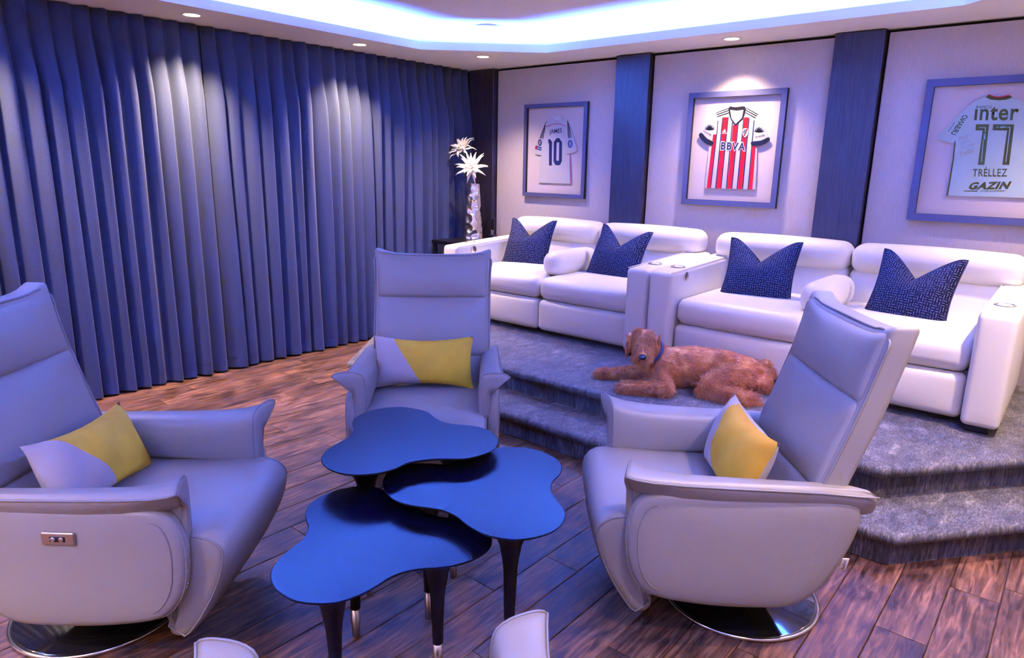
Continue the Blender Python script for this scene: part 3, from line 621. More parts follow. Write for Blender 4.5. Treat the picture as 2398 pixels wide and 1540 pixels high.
# ------------------------------------------------------------------ swivel recliners
def pull(prof, d):
    """move every point of a star-shaped outline towards its middle by d"""
    P = np.array(prof, float); c = P.mean(0); v = c - P; l = np.linalg.norm(v, axis=1, keepdims=True); return P + v / l * np.minimum(d, l * .95)
def prof_loft(prof, xs, star=False):
    """2D profile (y,z) swept along x; xs = (x, inset)"""
    return loft([[(x, p[0], p[1]) for p in (prof if d == 0 else (pull if star else inset2)(prof, d))] for x, d in xs])
def recliner(cx, cy, fd, label, tagged=False, shown=True):
    rz = math.atan2(-fd[0], fd[1])
    t = thing('swivel_recliner', label, 'recliner', (cx, cy, 0), rz, 'grey leather swivel recliners around the tables')
    G = 'grey_leather'
    # base
    mk('base_plate', *lathe([(.278, .003), (.281, .010), (.270, .0145), (.01, .0150)], 64), 'black_mirror', t)
    mk('base_rim', *tube([(.281 * math.cos(a), .281 * math.sin(a), .008) for a in np.linspace(0, 2 * math.pi, 72, endpoint=False)], .0075, 8, True), 'chrome', t)
    mk('column', *lathe([(.065, .015), (.060, .03), (.045, .04), (.045, .20)], 28), 'black_plastic', t)
    mk('mechanism', *rbox(.50, .50, .14, .02, n=1, nb=2, c=(0, .08, .245)), 'black_plastic', t)
    # side panels
    pan = smooth_closed([(.40, .560), (.452, .535), (.480, .47), (.484, .39), (.470, .30), (.428, .225), (.36, .190), (.20, .168), (.05, .166), (-.06, .178), (-.145, .24), (-.205, .35), (-.240, .46), (-.238, .53), (-.20, .562), (-.05, .565), (.10, .565), (.26, .563)], 3)
    for s in (-1, 1):
        xs = [(.286, .03), (.292, .008), (.300, 0), (.322, 0), (.334, .004), (.342, .012), (.346, .028), (.349, .06), (.351, .10), (.352, .15)]
        V, F = prof_loft(pan, [(s * x, d) for x, d in xs], True)
        p = mk('side_panel', V, F, G, t)
        # border seam and stitching on the front edge
        ins = inset2(pan, .034); fr = [k for k in range(len(pan)) if pan[k][0] > .36]
        seam = [(s * .3485, ins[k][0], ins[k][1]) for k in fr if k < 30]
        seam.sort(key=lambda q: q[2])
        if len(seam) > 3: mk('seam', *tube(seam, .0016, 5), 'grey_leather_piping', p)
        st = []
        for dd, xx in ((.004, .312), (.004, .332)):
            row = inset2(pan, dd); row = [row[k] for k in fr if k < 30]; row.sort(key=lambda q: q[1])
            row = smooth_open(row, 8)
            for k in range(0, len(row) - 2, 2):
                a, b = row[k], row[k + 1]; st.append(tube([(s * xx, a[0] + .004, a[1]), (s * xx, b[0] + .004, b[1])], .0013, 4))
        so = mk('stitching', *join(*st), 'leather_stitch', p); so['kind'] = 'stuff'
        if s == 1:
            ry = Matrix.Rotation(R(90), 4, 'Y')
            cp = mk('control_plate', *xform(rbox(.040, .098, .012, .005, n=2, nb=2), ry), 'brushed_nickel', t, loc=(.354, .131, .476))
            mk('button_slot', *xform(rbox(.018, .046, .003, .0014, n=2, nb=2), ry), 'black_plastic', cp, loc=(.0058, 0, 0))
            for k in (-1, 1): mk('button', *xform(lathe([(.0072, 0), (.0072, .003), (.005, .004), (.001, .004)], 18), ry), 'brushed_nickel', cp, loc=(.0066, k * .012, 0))
    # arms: padded section lofted from back to front, flaring to a pointed tip
    for s in (-1, 1):
        loops, edge = [], []
        for y, wide, top, low in ((-.292, .45, .566, .505), (-.285, .60, .574, .49), (-.265, .74, .579, .48), (-.22, .83, .583, .47), (-.10, .86, .592, .46), (.05, .90, .596, .45), (.20, .94, .600, .44), (.32, .98, .606, .43), (.40, 1.06, .618, .42), (.445, 1.18, .632, .415), (.468, 1.28, .645, .41)):
            o = .300 + .062 * wide       # outer overhang
            ti = .255 + (1 - min(1, wide)) * .03
            g_ = sstep(.28, .46, y); o += .012 * g_
            sec = [(o, top - .004), (o - .012 - .012 * g_, top + .010), (.335, top + .012), (.300, top + .008), (ti + .012, top - .008), (ti, top - .045), (ti - .002, (top + low) / 2), (ti + .004, low + .02), (ti + .02, low), (.298, low + .02), (.303, low + .06), (.304, top - .085), (.318 - .008 * g_, top - .078), (o - .018 - .034 * g_, top - .058), (o - .004 - .022 * g_, top - .030 + .004 * g_)]
            sq = {-.292: .35, -.285: .62, -.265: .85}.get(y)
            if sq: c = np.array((.315, .545)); sec = [tuple(c + (np.array(q) - c) * sq) for q in sec]
            sec = smooth_closed(sec, 2); loops.append([(s * a, y + .035 * sstep(.30, .47, y) * ((a - .25) / .13) * sstep(.5, .62, z), z) for a, z in sec]); edge.append((s * (o + .001), loops[-1][0][1], top - .002))
        f = loops[-1]; c = np.mean(np.array(f), 0)
        for sc_, dy in ((.96, .006), (.75, .010), (.4, .011)): loops.append([tuple(c + (np.array(q) - c) * sc_ + np.array((0, dy, 0))) for q in f])
        a = mk('armrest', *loft(loops), G, t)
        mk('piping', *tube(f, .0035, 6, True), 'grey_leather_piping', a)
        mk('edge_piping', *tube(edge[1:], .0035, 6), 'grey_leather_piping', a)
    # seat, nose and folded footrest
    seat = smooth_closed([(-.16, .40), (-.10, .435), (.10, .445), (.30, .452), (.44, .462), (.53, .455), (.578, .415), (.580, .36), (.555, .28), (.515, .20), (.47, .13), (.435, .095), (.39, .10), (.375, .14), (.40, .24), (.36, .30), (.10, .31), (-.14, .33)], 2)
    mk('seat', *prof_loft(seat, [(-.288, .03), (-.284, .012), (-.268, .002), (-.20, -.004), (-.07, -.008), (.07, -.008), (.20, -.004), (.268, .002), (.284, .012), (.288, .03)]), G, t)
    for s in (-1, 1):
        wl = inset2(seat, .010); mk('seat_piping', *tube([(s * .286, q[0], q[1]) for q in wl if q[0] > .30 and q[0] + q[1] > .52], .003, 5), 'grey_leather_piping', t)
    # back: head, middle and lumbar cushions on a shell, bent along a reclined line
    YC = ((.36, -.085), (.42, -.105), (.60, -.168), (.75, -.218), (.88, -.258), (1.0, -.288), (1.13, -.315))
    def yc(z): return float(np.interp(z, [q[0] for q in YC], [q[1] for q in YC]))
    def cushion(nm, z0, z1, wd, th, bul, ear=0):
        h = z1 - z0; zc = (z0 + z1) / 2
        def fn(x, y, z):
            u = x / (wd / 2); v = z / (h / 2)
            zz = zc + z; e_ = sstep(.93, 1.09, zz); zz += (.030 * abs(u) ** 6 - .008 * (1 - u * u)) * e_; x *= 1 + .02 * e_
            return (x, yc(zz) + y + .018, zz)
        V, F = rbox(wd, th, h, .030, n=10, bulge=(.0, bul, .0), fn=fn)
        return mk(nm, V, F, G, t)
    cushion('headrest', .856, 1.078, .596, .074, .028, 1)
    cushion('back_cushion', .560, .872, .596, .072, .030)
    cushion('lumbar_cushion', .38, .574, .594, .070, .022)
    def shf(x, y, z):
        zz = z + .73; u = x / .306; e_ = sstep(.93, 1.09, zz); zz += (.030 * abs(u) ** 6 - .008 * (1 - u * u)) * e_
        return (x * (1 + .02 * e_), yc(zz) + .002 + y * (.75 + .25 * sstep(.40, .60, zz)), zz)
    V, F = rbox(.612, .090, .715, .020, n=14, fn=shf); sh = mk('back_shell', V, F, G, t)
    pth = []
    for z in np.linspace(.42, 1.06, 16): pth.append((.305 + .007 * sstep(.9, 1.1, z), yc(z) + .040, z))
    for k in range(1, 12):
        u = 1 - 2 * k / 12; pth.append(((.314) * u, yc(1.09) + .040, 1.080 + .032 * abs(u) ** 6))
    for z in np.linspace(1.06, .42, 16): pth.append((-.305 - .007 * sstep(.9, 1.1, z), yc(z) + .040, z))
    mk('back_piping', *tube(smooth_open(pth, 2), .0045, 6), 'grey_leather_piping', t)
    if tagged:
        tg = mk('brand_tag', *rbox(.022, .003, .050, .001, n=1, nb=1), mat('tag_white', (.85, .84, .86), .8), t, loc=(-.330, -.212, .335))
        tg.rotation_euler = (R(-14), 0, R(90))
        text_mesh('Bellini', (-.004, -.019), (-.004, .019), (.007, -.019), 'tag_lettering', mat('tag_ink', (.05, .05, .12), .8), tg, .0024)
    return t, rz
CH = {'c': ((2.344, -2.792), (.679, -.734)), 'r': ((4.03, -2.79), (-.782, -.624)), 'l': ((2.365, -4.39), (.77, .637)), 'f': ((4.176, -4.617), (-.759, .651))}
LB = {'c': 'grey leather swivel recliner in the middle, facing forward before the loveseat', 'r': 'grey leather swivel recliner on the right with a small white tag',
      'l': 'grey leather swivel recliner at the left edge with a metal control plate', 'f': 'grey leather recliner at the bottom edge, only its two arm ends showing'}
chairs = {k: recliner(*CH[k][0], CH[k][1], LB[k], tagged=(k == 'r')) for k in 'crlf'}
chairs['f'][0].scale = (.93, .93, .93)

# ------------------------------------------------------------------ two-tone lumbar cushions
def lumbar(k, fwd, side, z, label, rz=0, tilt=-22, roll=0, flip=1, w=.50, h=.27):
    c, fd = CH[k]; th = math.atan2(-fd[0], fd[1]); n = 24; m = 14
    pos = Matrix.Translation((c[0], c[1], 0)) @ Matrix.Rotation(th, 4, 'Z') @ Vector((side, fwd, z))
    V, F = [], []
    for s in (1, -1):
        for j in range(m + 1):
            for i in range(n + 1):
                u, v = 2 * i / n - 1, 2 * j / m - 1
                d = max(0, 1 - u * u) ** .5 * max(0, 1 - v * v) ** .5
                x = u * w / 2 * (1 - .07 * (1 - v * v) * abs(u) ** 4); zz = v * h / 2 * (1 - .20 * (1 - u * u) * abs(v) ** 3)
                V.append((x, s * (.072 * d + .004 * math.sin(9 * u + 3 * v) * d), zz))
    q = (n + 1) * (m + 1)
    for s in (0, 1):
        for j in range(m):
            for i in range(n):
                a = s * q + j * (n + 1) + i; f = (a, a + 1, a + n + 2, a + n + 1); F.append(f[::-1] if s == 0 else f)
    t = thing('lumbar_cushion', label, 'cushion', pos, 0, 'mustard and linen cushions on the recliners')
    t.rotation_euler = (Matrix.Rotation(th + R(rz), 4, 'Z') @ Matrix.Rotation(R(roll), 4, 'Y') @ Matrix.Rotation(R(-tilt), 4, 'X')).to_euler()
    for nm, sg, mm in (('linen_panel', 1, 'linen'), ('velvet_panel', -1, 'mustard_velvet')):
        bm = bmesh.new(); vs_ = [bm.verts.new(v) for v in V]; bm.verts.ensure_lookup_table()
        for f in F: bm.faces.new([vs_[i] for i in f])
        bmesh.ops.remove_doubles(bm, verts=bm.verts, dist=1e-5)
        # the front (y > 0) is split along a slant; the back stays linen
        nrm = Vector((flip * .84, 0, -.54)); co = Vector((flip * .078, 0, 0))
        bmesh.ops.bisect_plane(bm, geom=bm.verts[:] + bm.edges[:] + bm.faces[:], plane_co=co, plane_no=nrm)
        bmesh.ops.bisect_plane(bm, geom=bm.verts[:] + bm.edges[:] + bm.faces[:], plane_co=(0, .0005, 0), plane_no=(0, 1, 0))
        kill = []
        for f in bm.faces:
            cc = f.calc_center_median(); velvet = (cc - co).dot(nrm) < 0 and cc.y > 0
            if velvet == (sg > 0): kill.append(f)
        bmesh.ops.delete(bm, geom=kill, context='FACES')
        bmesh.ops.recalc_face_normals(bm, faces=bm.faces)
        me = bpy.data.meshes.new(nm); bm.to_mesh(me); bm.free(); me.polygons.foreach_set('use_smooth', [True] * len(me.polygons))
        link(nm, me, mm, t)
    return t
lumbar('c', .04, .03, .575, 'mustard and pale linen cushion on the middle recliner', tilt=-20, flip=1, w=.51, h=.27)
lumbar('l', .03, .00, .565, 'mustard and pale linen cushion on the left recliner', tilt=-24, roll=-4, flip=1, w=.51, h=.28)
lumbar('r', .06, -.02, .58, 'mustard and pale linen cushion on the right recliner', tilt=-20, rz=0, roll=0, flip=1, w=.50, h=.29)

# ------------------------------------------------------------------ nesting trefoil tables
LEGS = {'high': [(3.018, -3.728), (3.166, -3.441), (2.835, -3.468)], 'mid': [(3.275, -3.67), (3.61, -3.63), (3.40, -3.363)], 'low': [(3.491, -3.832), (3.39, -4.135), (3.164, -3.898)]}
for k, z, lab, ga in (('high', .55, 'tallest black trefoil side table, nearest the middle recliner', 35), ('mid', .50, 'middle height black trefoil side table on the right of the trio', 12), ('low', .45, 'lowest black trefoil side table at the front of the trio', 78)):
    c = np.mean(np.array(T[k]), 0); t = thing('trefoil_table', lab, 'table', (c[0], c[1], 0), 0, 'nesting trefoil tables')
    pts = smooth_closed([(p[0] - c[0], p[1] - c[1]) for p in T[k]], 4)
    rot = Matrix.Rotation(R(-ga), 2)
    V, F = plate(pts, [(.075, z - .026), (.035, z - .020), (.008, z - .010), (.0, z - .004), (.001, z - .001), (.003, z)])
    V = [tuple((*(rot @ Vector(v[:2])), v[2])) for v in V]
    top = mk('table_top', V, F, 'black_oak', t, smooth=False); top.rotation_euler = (0, 0, R(ga))
    for lx, ly in LEGS[k]:
        lx -= c[0]; ly -= c[1]; zz = z - .022
        lg = mk('leg', *lathe([(.0165, .108), (.019, .20), (.022, zz - .16), (.027, zz - .12), (.036, zz - .07), (.052, zz - .03), (.075, zz)], 24), 'black_oak_edge', t, loc=(lx, ly, 0))
        mk('ferrule', *lathe([(.012, .0), (.0135, .002), (.0162, .108), (.010, .1085)], 20), 'brushed_nickel', lg)
# ------------------------------------------------------------------ framed shirts on the wall
def poly_wall(pts, y, name, m, parent, thick=0.0, sm=0):
    """flat outline (x,z) at depth y facing the room; thick gives it body"""
    P = smooth_closed(pts, sm) if sm else pts
    if thick:
        V, F = plate(P, [(0, 0), (0, thick)]); V = [(v[0], y - v[2], v[1]) for v in V]
    else: V, F = [(p[0], y, p[1]) for p in P], [tuple(range(len(P)))]
    bm = bmesh.new(); vs_ = [bm.verts.new(v) for v in V]
    for f in F:
        try: bm.faces.new([vs_[i] for i in f])
        except ValueError: pass
    bmesh.ops.recalc_face_normals(bm, faces=bm.faces); bmesh.ops.triangulate(bm, faces=[f for f in bm.faces if len(f.verts) > 4])
    me = bpy.data.meshes.new(name); bm.to_mesh(me); bm.free(); return link(name, me, m, parent)
def polys(lst, y, name, m, parent):
    """flat printed pieces, one object each"""
    for P in lst: o = mk(name, [(p[0], y, p[1]) for p in P], [tuple(range(len(P)))], m, parent, smooth=False)
    return o
def disc(c, ex, ey, n=24):
    c, ex, ey = (np.array(q) for q in (c, ex, ey)); return [tuple(c + (ex - c) * math.cos(a) + (ey - c) * math.sin(a)) for a in np.linspace(0, 2 * math.pi, n, endpoint=False)]
def cm(n, c, r=.8, **k): return mat(n, c, r, spec=.12, **k)
cm('shirt_white', (.44, .44, .47), var=.05, bump=(60, .15, 'noise')); cm('shirt_shade', (.30, .30, .34)); cm('print_black', (.008, .008, .010)); cm('print_navy', (.016, .020, .050)); cm('print_red', (.50, .004, .004), var=.08)
cm('print_pink', (.42, .07, .16)); cm('patch_blue', (.02, .05, .22)); cm('patch_grey', (.10, .10, .14)); cm('print_white', (.52, .52, .55)); cm('shirt_ice', (.38, .50, .54), var=.08, bump=(40, .2, 'noise')); cm('print_gold', (.055, .045, .006)); cm('ink', (.30, .26, .10))
mat('frame_mat', (.52, .46, .46), .8, bump=(300, .2, 'noise'))
def frame(x0, x1, z0, z1, label, b=.042):
    t = thing('framed_shirt', label, 'picture', ((x0 + x1) / 2, -.03, (z0 + z1) / 2), group='framed football shirts on the back wall')
    t.location = (0, 0, 0)
    yb, yf = -.006, -.042
    # mitred moulding: front face blue, both edges black
    o = [(x0, z0), (x1, z0), (x1, z1), (x0, z1)]; i = [(x0 + b, z0 + b), (x1 - b, z0 + b), (x1 - b, z1 - b), (x0 + b, z1 - b)]
    nm = ('rail', 'stile', 'rail', 'stile')
    for k in range(4):
        q = (k + 1) % 4; A, B, C_, D = o[k], o[q], i[q], i[k]
        V = [(p[0], y, p[1]) for y in (yf, yb) for p in (A, B, C_, D)]
        F = [(0, 1, 2, 3), (7, 6, 5, 4), (0, 4, 5, 1), (1, 5, 6, 2), (2, 6, 7, 3), (3, 7, 4, 0)]
        r_ = mk(nm[k], V, F, 'frame_blue', t, smooth=False); r_.data.materials.append(MATS['frame_black'])
        for f in r_.data.polygons: f.material_index = 0 if abs(f.normal.y) > .9 else 1
    poly_wall(i, -.010, 'backing', 'frame_mat', t, thick=.004)
    return t
def Q(d, *k): return [d[x] for x in k]
# white shirt, number 10
f1 = frame(.667, 1.366, 1.283, 2.104, 'small blue framed white football shirt with number 10 above the left loveseat', .034)
y = -.016
s = poly_wall(J1['body'], y, 'shirt', 'shirt_white', f1, thick=.010); yy = y - .0108
poly_wall(J1['collar'], yy, 'collar', 'print_white', s); polys([J1['yoke']], yy - .0002, 'yoke_line', 'print_pink', s)
polys(Q(J1, 's1', 's2', 's3', 't1', 't2', 't3'), yy, 'shoulder_stripe', 'print_black', s); polys([J1['side']], yy, 'side_stripe', 'print_pink', s)
text_mesh('JAMES', *J1['JAMES'], 'name_lettering', 'print_navy', s, yy, .013); polys([J1['n1']], yy, 'number', 'print_navy', s); polys([J1['n0']], yy, 'number', 'print_navy', s); polys([J1['n0i']], yy - .0004, 'number_gap', 'shirt_white', s)
polys([disc(*J1['badge'])], yy, 'sleeve_patch', 'patch_grey', s); polys([J1['rect']], yy, 'sleeve_patch', 'patch_blue', s); polys([disc(*J1['round'])], yy, 'sleeve_patch', 'patch_blue', s)
polys([disc(*J1['rred'], 12)], yy - .0004, 'patch_dot', 'print_red', s); text_mesh('RESPECT', *J1['rtext'], 'patch_lettering', 'print_white', s, yy - .0004)
def shrink(P, f): c = np.mean(np.array(P), 0); return [tuple(c + (np.array(p) - c) * f) for p in P]
for kk, n_ in (('badge', 'patch_grey'), ('round', 'print_navy')):
    dd = disc(*J1[kk]); c = np.mean(np.array(dd), 0); polys([shrink(dd, .75)], yy - .0004, 'patch_inner', 'print_navy' if n_ == 'patch_grey' else 'patch_grey', s)
    polys([[tuple(c + np.array((a * .010, b_ * .018))) for a, b_ in ((-.6, .9), (.6, .9), (.9, 0), (.3, -1), (-.3, -1), (-.9, 0))]], yy - .0008, 'patch_emblem', 'shirt_shade', s)
text_mesh('Fly Emirates', *J1['small'], 'neck_lettering', 'print_black', s, yy - .0002)
# striped shirt
f2 = frame(2.303, 3.048, 1.287, 2.122, 'blue framed red, white and black striped football shirt under the downlight', .040)
s = poly_wall(J2['body'], y, 'shirt', 'shirt_white', f2, thick=.010)
polys(Q(J2, 'r1', 'r2', 'r3', 'r4', 'r5'), yy, 'red_stripe', 'print_red', s); polys(Q(J2, *['k%d' % i for i in range(1, 10)]), yy - .0003, 'black_stripe', 'print_navy', s)
col_ = poly_wall(J2['collar'], yy - .0006, 'collar', 'print_black', s, thick=.003); poly_wall(J2['neck'], yy - .0045, 'neck_lining', 'shirt_shade', s)
text_mesh('climacool', *J2['nt'], 'neck_lettering', 'patch_grey', s, yy - .005)
for k in ('cl', 'cr'): poly_wall(J2[k], yy - .0003, 'sleeve_cuff', 'print_black', s, thick=.003, sm=3)
polys(Q(J2, 'a1', 'a2', 'a3', 'b1', 'b2', 'b3'), yy - .0003, 'shoulder_stripe', 'print_black', s)
bb = J2['BBVA']
text_mesh('BBVA', *bb, 'lettering_outline', 'print_white', s, yy - .0008, .075, 1.16); text_mesh('BBVA', *[tuple(np.array(bb[0]) + np.array(d)) for d in ((.006, .006), (bb[1][0] - bb[0][0] - .006, bb[1][1] - bb[0][1] + .006), (bb[2][0] - bb[0][0] + .006, bb[2][1] - bb[0][1] - .006))], 'lettering', 'print_navy', s, yy - .0014, .03, 1.2)
for h, ht in (('h1', 'h1t'), ('h2', 'h2t')):
    c, ex, ey = (np.array(p) for p in J2[h]); pet = []
    for a in (-72, -52, -28, -9, 9, 28, 52, 72):
        ca, sa = math.cos(R(a)), math.sin(R(a)); P = []
        for u, v in ((-.03, -.72), (-.17, .15), (-.12, .75), (0, .95), (.12, .75), (.17, .15), (.03, -.72)):
            v2 = (v + .72) * (1 - .12 * abs(a) / 72); xx, zz = u * 1.0 * ca + v2 * sa, -u * sa + v2 * ca - .55; P.append(tuple(c + (ex - c) * xx * .85 + (ey - c) * zz * .85))
        pet.append(P)
    polys(pet, yy, 'logo_petal', 'print_black', s); text_mesh('HUAWEI', *J2[ht], 'sleeve_lettering', 'print_black', s, yy, .015)
text_mesh('adidas', *J2['adi'], 'maker_lettering', 'print_white', s, yy - .0008, .02)
a0, a1, a2 = (np.array(p) for p in J2['adm'])
polys([[tuple(a0 + (a2 - a0) * x + (a1 - (a0 + a2) / 2) * z) for x, z in P] for P in (((.0, 0), (.22, 0), (.12, .35), (.02, .3)), ((.30, 0), (.56, 0), (.38, .66), (.18, .55)), ((.64, 0), (1, 0), (.62, 1.0), (.42, .9)))], yy - .0008, 'logo_bar', 'print_white', s)
poly_wall(J2['crest'], yy - .0004, 'crest', 'print_black', s, thick=.0006); polys([shrink(J2['crest'], .88)], yy - .0014, 'crest_field', 'print_white', s); polys([J2['sash']], yy - .0018, 'crest_sash', 'print_red', s); polys([disc(*J2['cball'], 16)], yy - .0022, 'crest_ball', 'patch_grey', s)
# pale shirt, number 17
f3 = frame(3.898, 4.690, 1.262, 2.121, 'large blue framed pale football shirt with number 17 at the right edge', .044)
s = poly_wall(J3['body'], y, 'shirt', 'shirt_ice', f3, thick=.010)
polys([J3['trim']], yy, 'side_trim', 'print_gold', s); poly_wall(J3['collar'], yy, 'collar', 'print_gold', s, thick=.002); polys([J3['cred']], yy - .003, 'collar_edge', 'print_red', s)
text_mesh('BANCO', *J3['BANCO'], 'lettering', 'print_gold', s, yy, .01, 1.2); text_mesh('\u0131nter', *J3['inter'], 'lettering', 'print_gold', s, yy, .02, 1.08)
polys([J3['one']], yy, 'number', 'print_gold', s); polys([J3['seven']], yy, 'number', 'print_gold', s)
polys(Q(J3, 'l1', 'l1b', 'l7', 'l7b'), yy - .0005, 'number_line', 'shirt_ice', s)
text_mesh('MRV', *J3['mrv1'], 'number_lettering', 'shirt_ice', s, yy - .0006, .02); text_mesh('MRV', *J3['mrv7'], 'number_lettering', 'shirt_ice', s, yy - .0006, .02)
text_mesh('TR\u00c9LLEZ', *J3['TRELLEZ'], 'name_lettering', 'print_gold', s, yy, .012, 1.1); text_mesh('GAZIN', *J3['GAZIN'], 'lettering', 'print_gold', s, yy, .05, 1.1); polys([J3['gbar']], yy, 'lettering_bar', 'print_gold', s)
text_mesh('COLCH\u00d5ES', *J3['COL'], 'lettering', 'print_gold', s, yy, .03, 1.1); text_mesh('URBANO', *J3['URB'], 'sleeve_lettering', 'print_gold', s, yy, .02); text_mesh('SANTOS', *J3['SAN'], 'sleeve_lettering', 'print_gold', s, yy, .02, 1.4)
for b_, k in (('Para', 'w1'), ('Joshua', 'w2'), ('con cari\u00f1o', 'w3'), ('Trellez', 'w4')): text_mesh(b_, *J3[k], 'handwriting', 'ink', s, yy, -.012)

# ------------------------------------------------------------------ corner: black table, books, remote, silver vase, glass flowers
TZ = .862
et = thing('end_table', 'black end table in the corner beside the left loveseat', 'table', (.42, -.36, Z2))
mk('table_top', *rbox(.70, .60, .035, .006, n=1, nb=2), 'black_oak_edge', et, loc=(0, 0, TZ - Z2 - .0175))
mk('shelf', *rbox(.62, .52, .02, .004, n=1, nb=2), 'black_oak_edge', et, loc=(0, 0, .30))
for sx in (-1, 1):
    for sy in (-1, 1): mk('leg', *rbox(.035, .035, TZ - Z2 - .036, .004, n=1, nb=2), 'black_oak_edge', et, loc=(sx * .325, sy * .275, (TZ - Z2 - .036) / 2))
bk = [('grey', (.22, .23, .26), .025), ('orange', (.60, .26, .04), .018), ('slate', (.10, .13, .16), .03), ('pale', (.38, .38, .42), .028), ('dark', (.05, .05, .07), .022), ('steel', (.20, .22, .25), .03)]
x = .13
for i, (n_, c_, th) in enumerate(bk):
    b_ = tag(thing('book', '', '', (x + th / 2, -.50, Z2 + .310)), '%s spined case standing on the shelf of the black end table' % n_, 'book', 'cases under the end table')
    mk('cover', *rbox(th, .14, .19, .003, n=1, nb=1), mat('case_' + n_, c_, .4), b_, loc=(0, 0, .0955)); mk('spine_label', *box(-th / 2 + .003, th / 2 - .003, -.0712, -.0702, .03, .15), mat('case_label_' + n_, tuple(min(1, q * 1.7 + .03) for q in c_), .5), b_)
    x += th + .006
rc = thing('remote_control', 'upright black remote control standing behind the left sofa arm', 'remote', (.335, -.085, TZ))
mk('cradle', *rbox(.07, .06, .03, .008, n=1), 'black_plastic', rc, loc=(0, 0, .016)); bd = mk('handset', *rbox(.050, .022, .175, .006, n=2), 'black_plastic', rc, loc=(0, .006, .102))
for j in range(4):
    for i in range(3): mk('key', *rbox(.008, .004, .006, .001, n=1, nb=1), mat('key_grey', (.45, .45, .48), .5), bd, loc=((i - 1) * .013, -.012, -.065 + j * .012))
# hammered vase
vz = thing('hammered_vase', 'tall hammered silver vase on the black end table', 'vase', (.272, -.30, TZ)); seg, nz = 44, 72
loops = []; rg = random.Random(4); dim = [(rg.uniform(0, 2 * math.pi), rg.uniform(0, .52)) for _ in range(80)]
for j in range(nz + 1):
    z = .52 * j / nz; r0 = .095 - .038 * (z / .52); l = []
    for i in range(seg):
        a = 2 * math.pi * i / seg; d = min((((a - da + math.pi) % (2 * math.pi) - math.pi) * r0) ** 2 + (z - dz) ** 2 for da, dz in dim)
        rr = r0 + .004 - .016 * max(0, 1 - d / .0015); l.append((rr * math.cos(a), rr * math.sin(a), z))
    loops.append(l)
mk('body', *loft(loops), 'hammered_silver', vz); mk('rim', *tube([(.056 * math.cos(a), .056 * math.sin(a), .52) for a in np.linspace(0, 6.283, 24, endpoint=False)], .004, 6, True), 'hammered_silver', vz)
def petal(L, wd, curl, m0):
    """a tapered curled petal with thickness"""
    loops = []
    for k in range(9):
        t = k / 8; ww = wd * math.sin(math.pi * min(1, .12 + .80 * t)) ** .9 * (1 - .35 * t) * (1 - .85 * t ** 5) + .0012; th = .0035 * (1 - .6 * t)
        y = L * t; z = curl * L * t * t; 
        if t > .82: z -= (t - .82) * L * 1.3
        loops.append([(ww * math.cos(a), y, z + th * math.sin(a) - .35 * ww * math.cos(a) ** 2 * 0) for a in np.linspace(0, 6.283, 8, endpoint=False)])
    return xform(loft(loops), m0)
def flower(pos, axis, size, stem_to, label, seed):
    rg = random.Random(seed); t = thing('glass_flower', label, 'flower', pos, group='white glass flowers in the silver vase')
    q = Vector(axis).to_track_quat('Z', 'Y').to_matrix().to_4x4()
    for ringn, (n, el, L, wd) in enumerate(((9, 6, .145, .014), (10, 24, .125, .017), (8, 46, .095, .018), (5, 68, .065, .015))):
        for k in range(n):
            a = 2 * math.pi * (k + .5 * ringn) / n + rg.uniform(-.12, .12)
            m0 = q @ Matrix.Rotation(a, 4, 'Z') @ Matrix.Rotation(R(el + rg.uniform(-9, 9)), 4, 'X')
            mk('petal', *petal(L * size * rg.uniform(.82, 1.15), wd * size, rg.uniform(.05, .25), m0), 'glass_petal', t)
    mk('centre', *xform(lathe([(.004, -.012), (.018, -.008), (.024, .006), (.016, .020), (.003, .026)], 16), q), 'glass_petal', t)
    st = [Vector(stem_to) - Vector(pos), (Vector(stem_to) - Vector(pos)) * .45 + Vector((.0, .0, .0)), Vector((0, 0, 0)) - Vector(axis).normalized() * .01]
    mk('stem', *tube(smooth_open([tuple(p) for p in st], 5), .004, 6), mat('stem_green', (.10, .14, .05), .4), t)
flower((.31, -.36, 1.535), (.55, -.75, .30), 1.12, (.275, -.305, 1.30), 'lower white glass flower with long curled petals above the vase', 2)
flower((.155, -.33, 1.70), (.05, -.65, .75), 1.12, (.265, -.295, 1.30), 'upper white glass flower leaning towards the curtain', 9)
# ------------------------------------------------------------------ dog
def capsule_cloud(segs):
    """union of tapered capsules / ellipsoids -> one skin through a voxel remesh"""
    V, F = [], []
    def ball(c, r, n=14, m=9):
        k = len(V); r = (r, r, r) if isinstance(r, (int, float)) else r
        for j in range(m + 1):
            th = math.pi * j / m
            for i in range(n): a = 2 * math.pi * i / n; V.append((c[0] + r[0] * math.sin(th) * math.cos(a), c[1] + r[1] * math.sin(th) * math.sin(a), c[2] + r[2] * math.cos(th)))
        for j in range(m):
            for i in range(n): F.append((k + j * n + i, k + (j + 1) * n + i, k + (j + 1) * n + (i + 1) % n, k + j * n + (i + 1) % n))
    for a, ra, b, rb in segs:
        a, b = Vector(a), Vector(b); st = max(2, int((b - a).length / (.35 * min(ra, rb))) + 1)
        for i in range(st): t = i / (st - 1); ball(a.lerp(b, t), ra + (rb - ra) * t)
    return V, F
GZ = Z2
def G3(x, y, z): return (x, y, GZ + z)
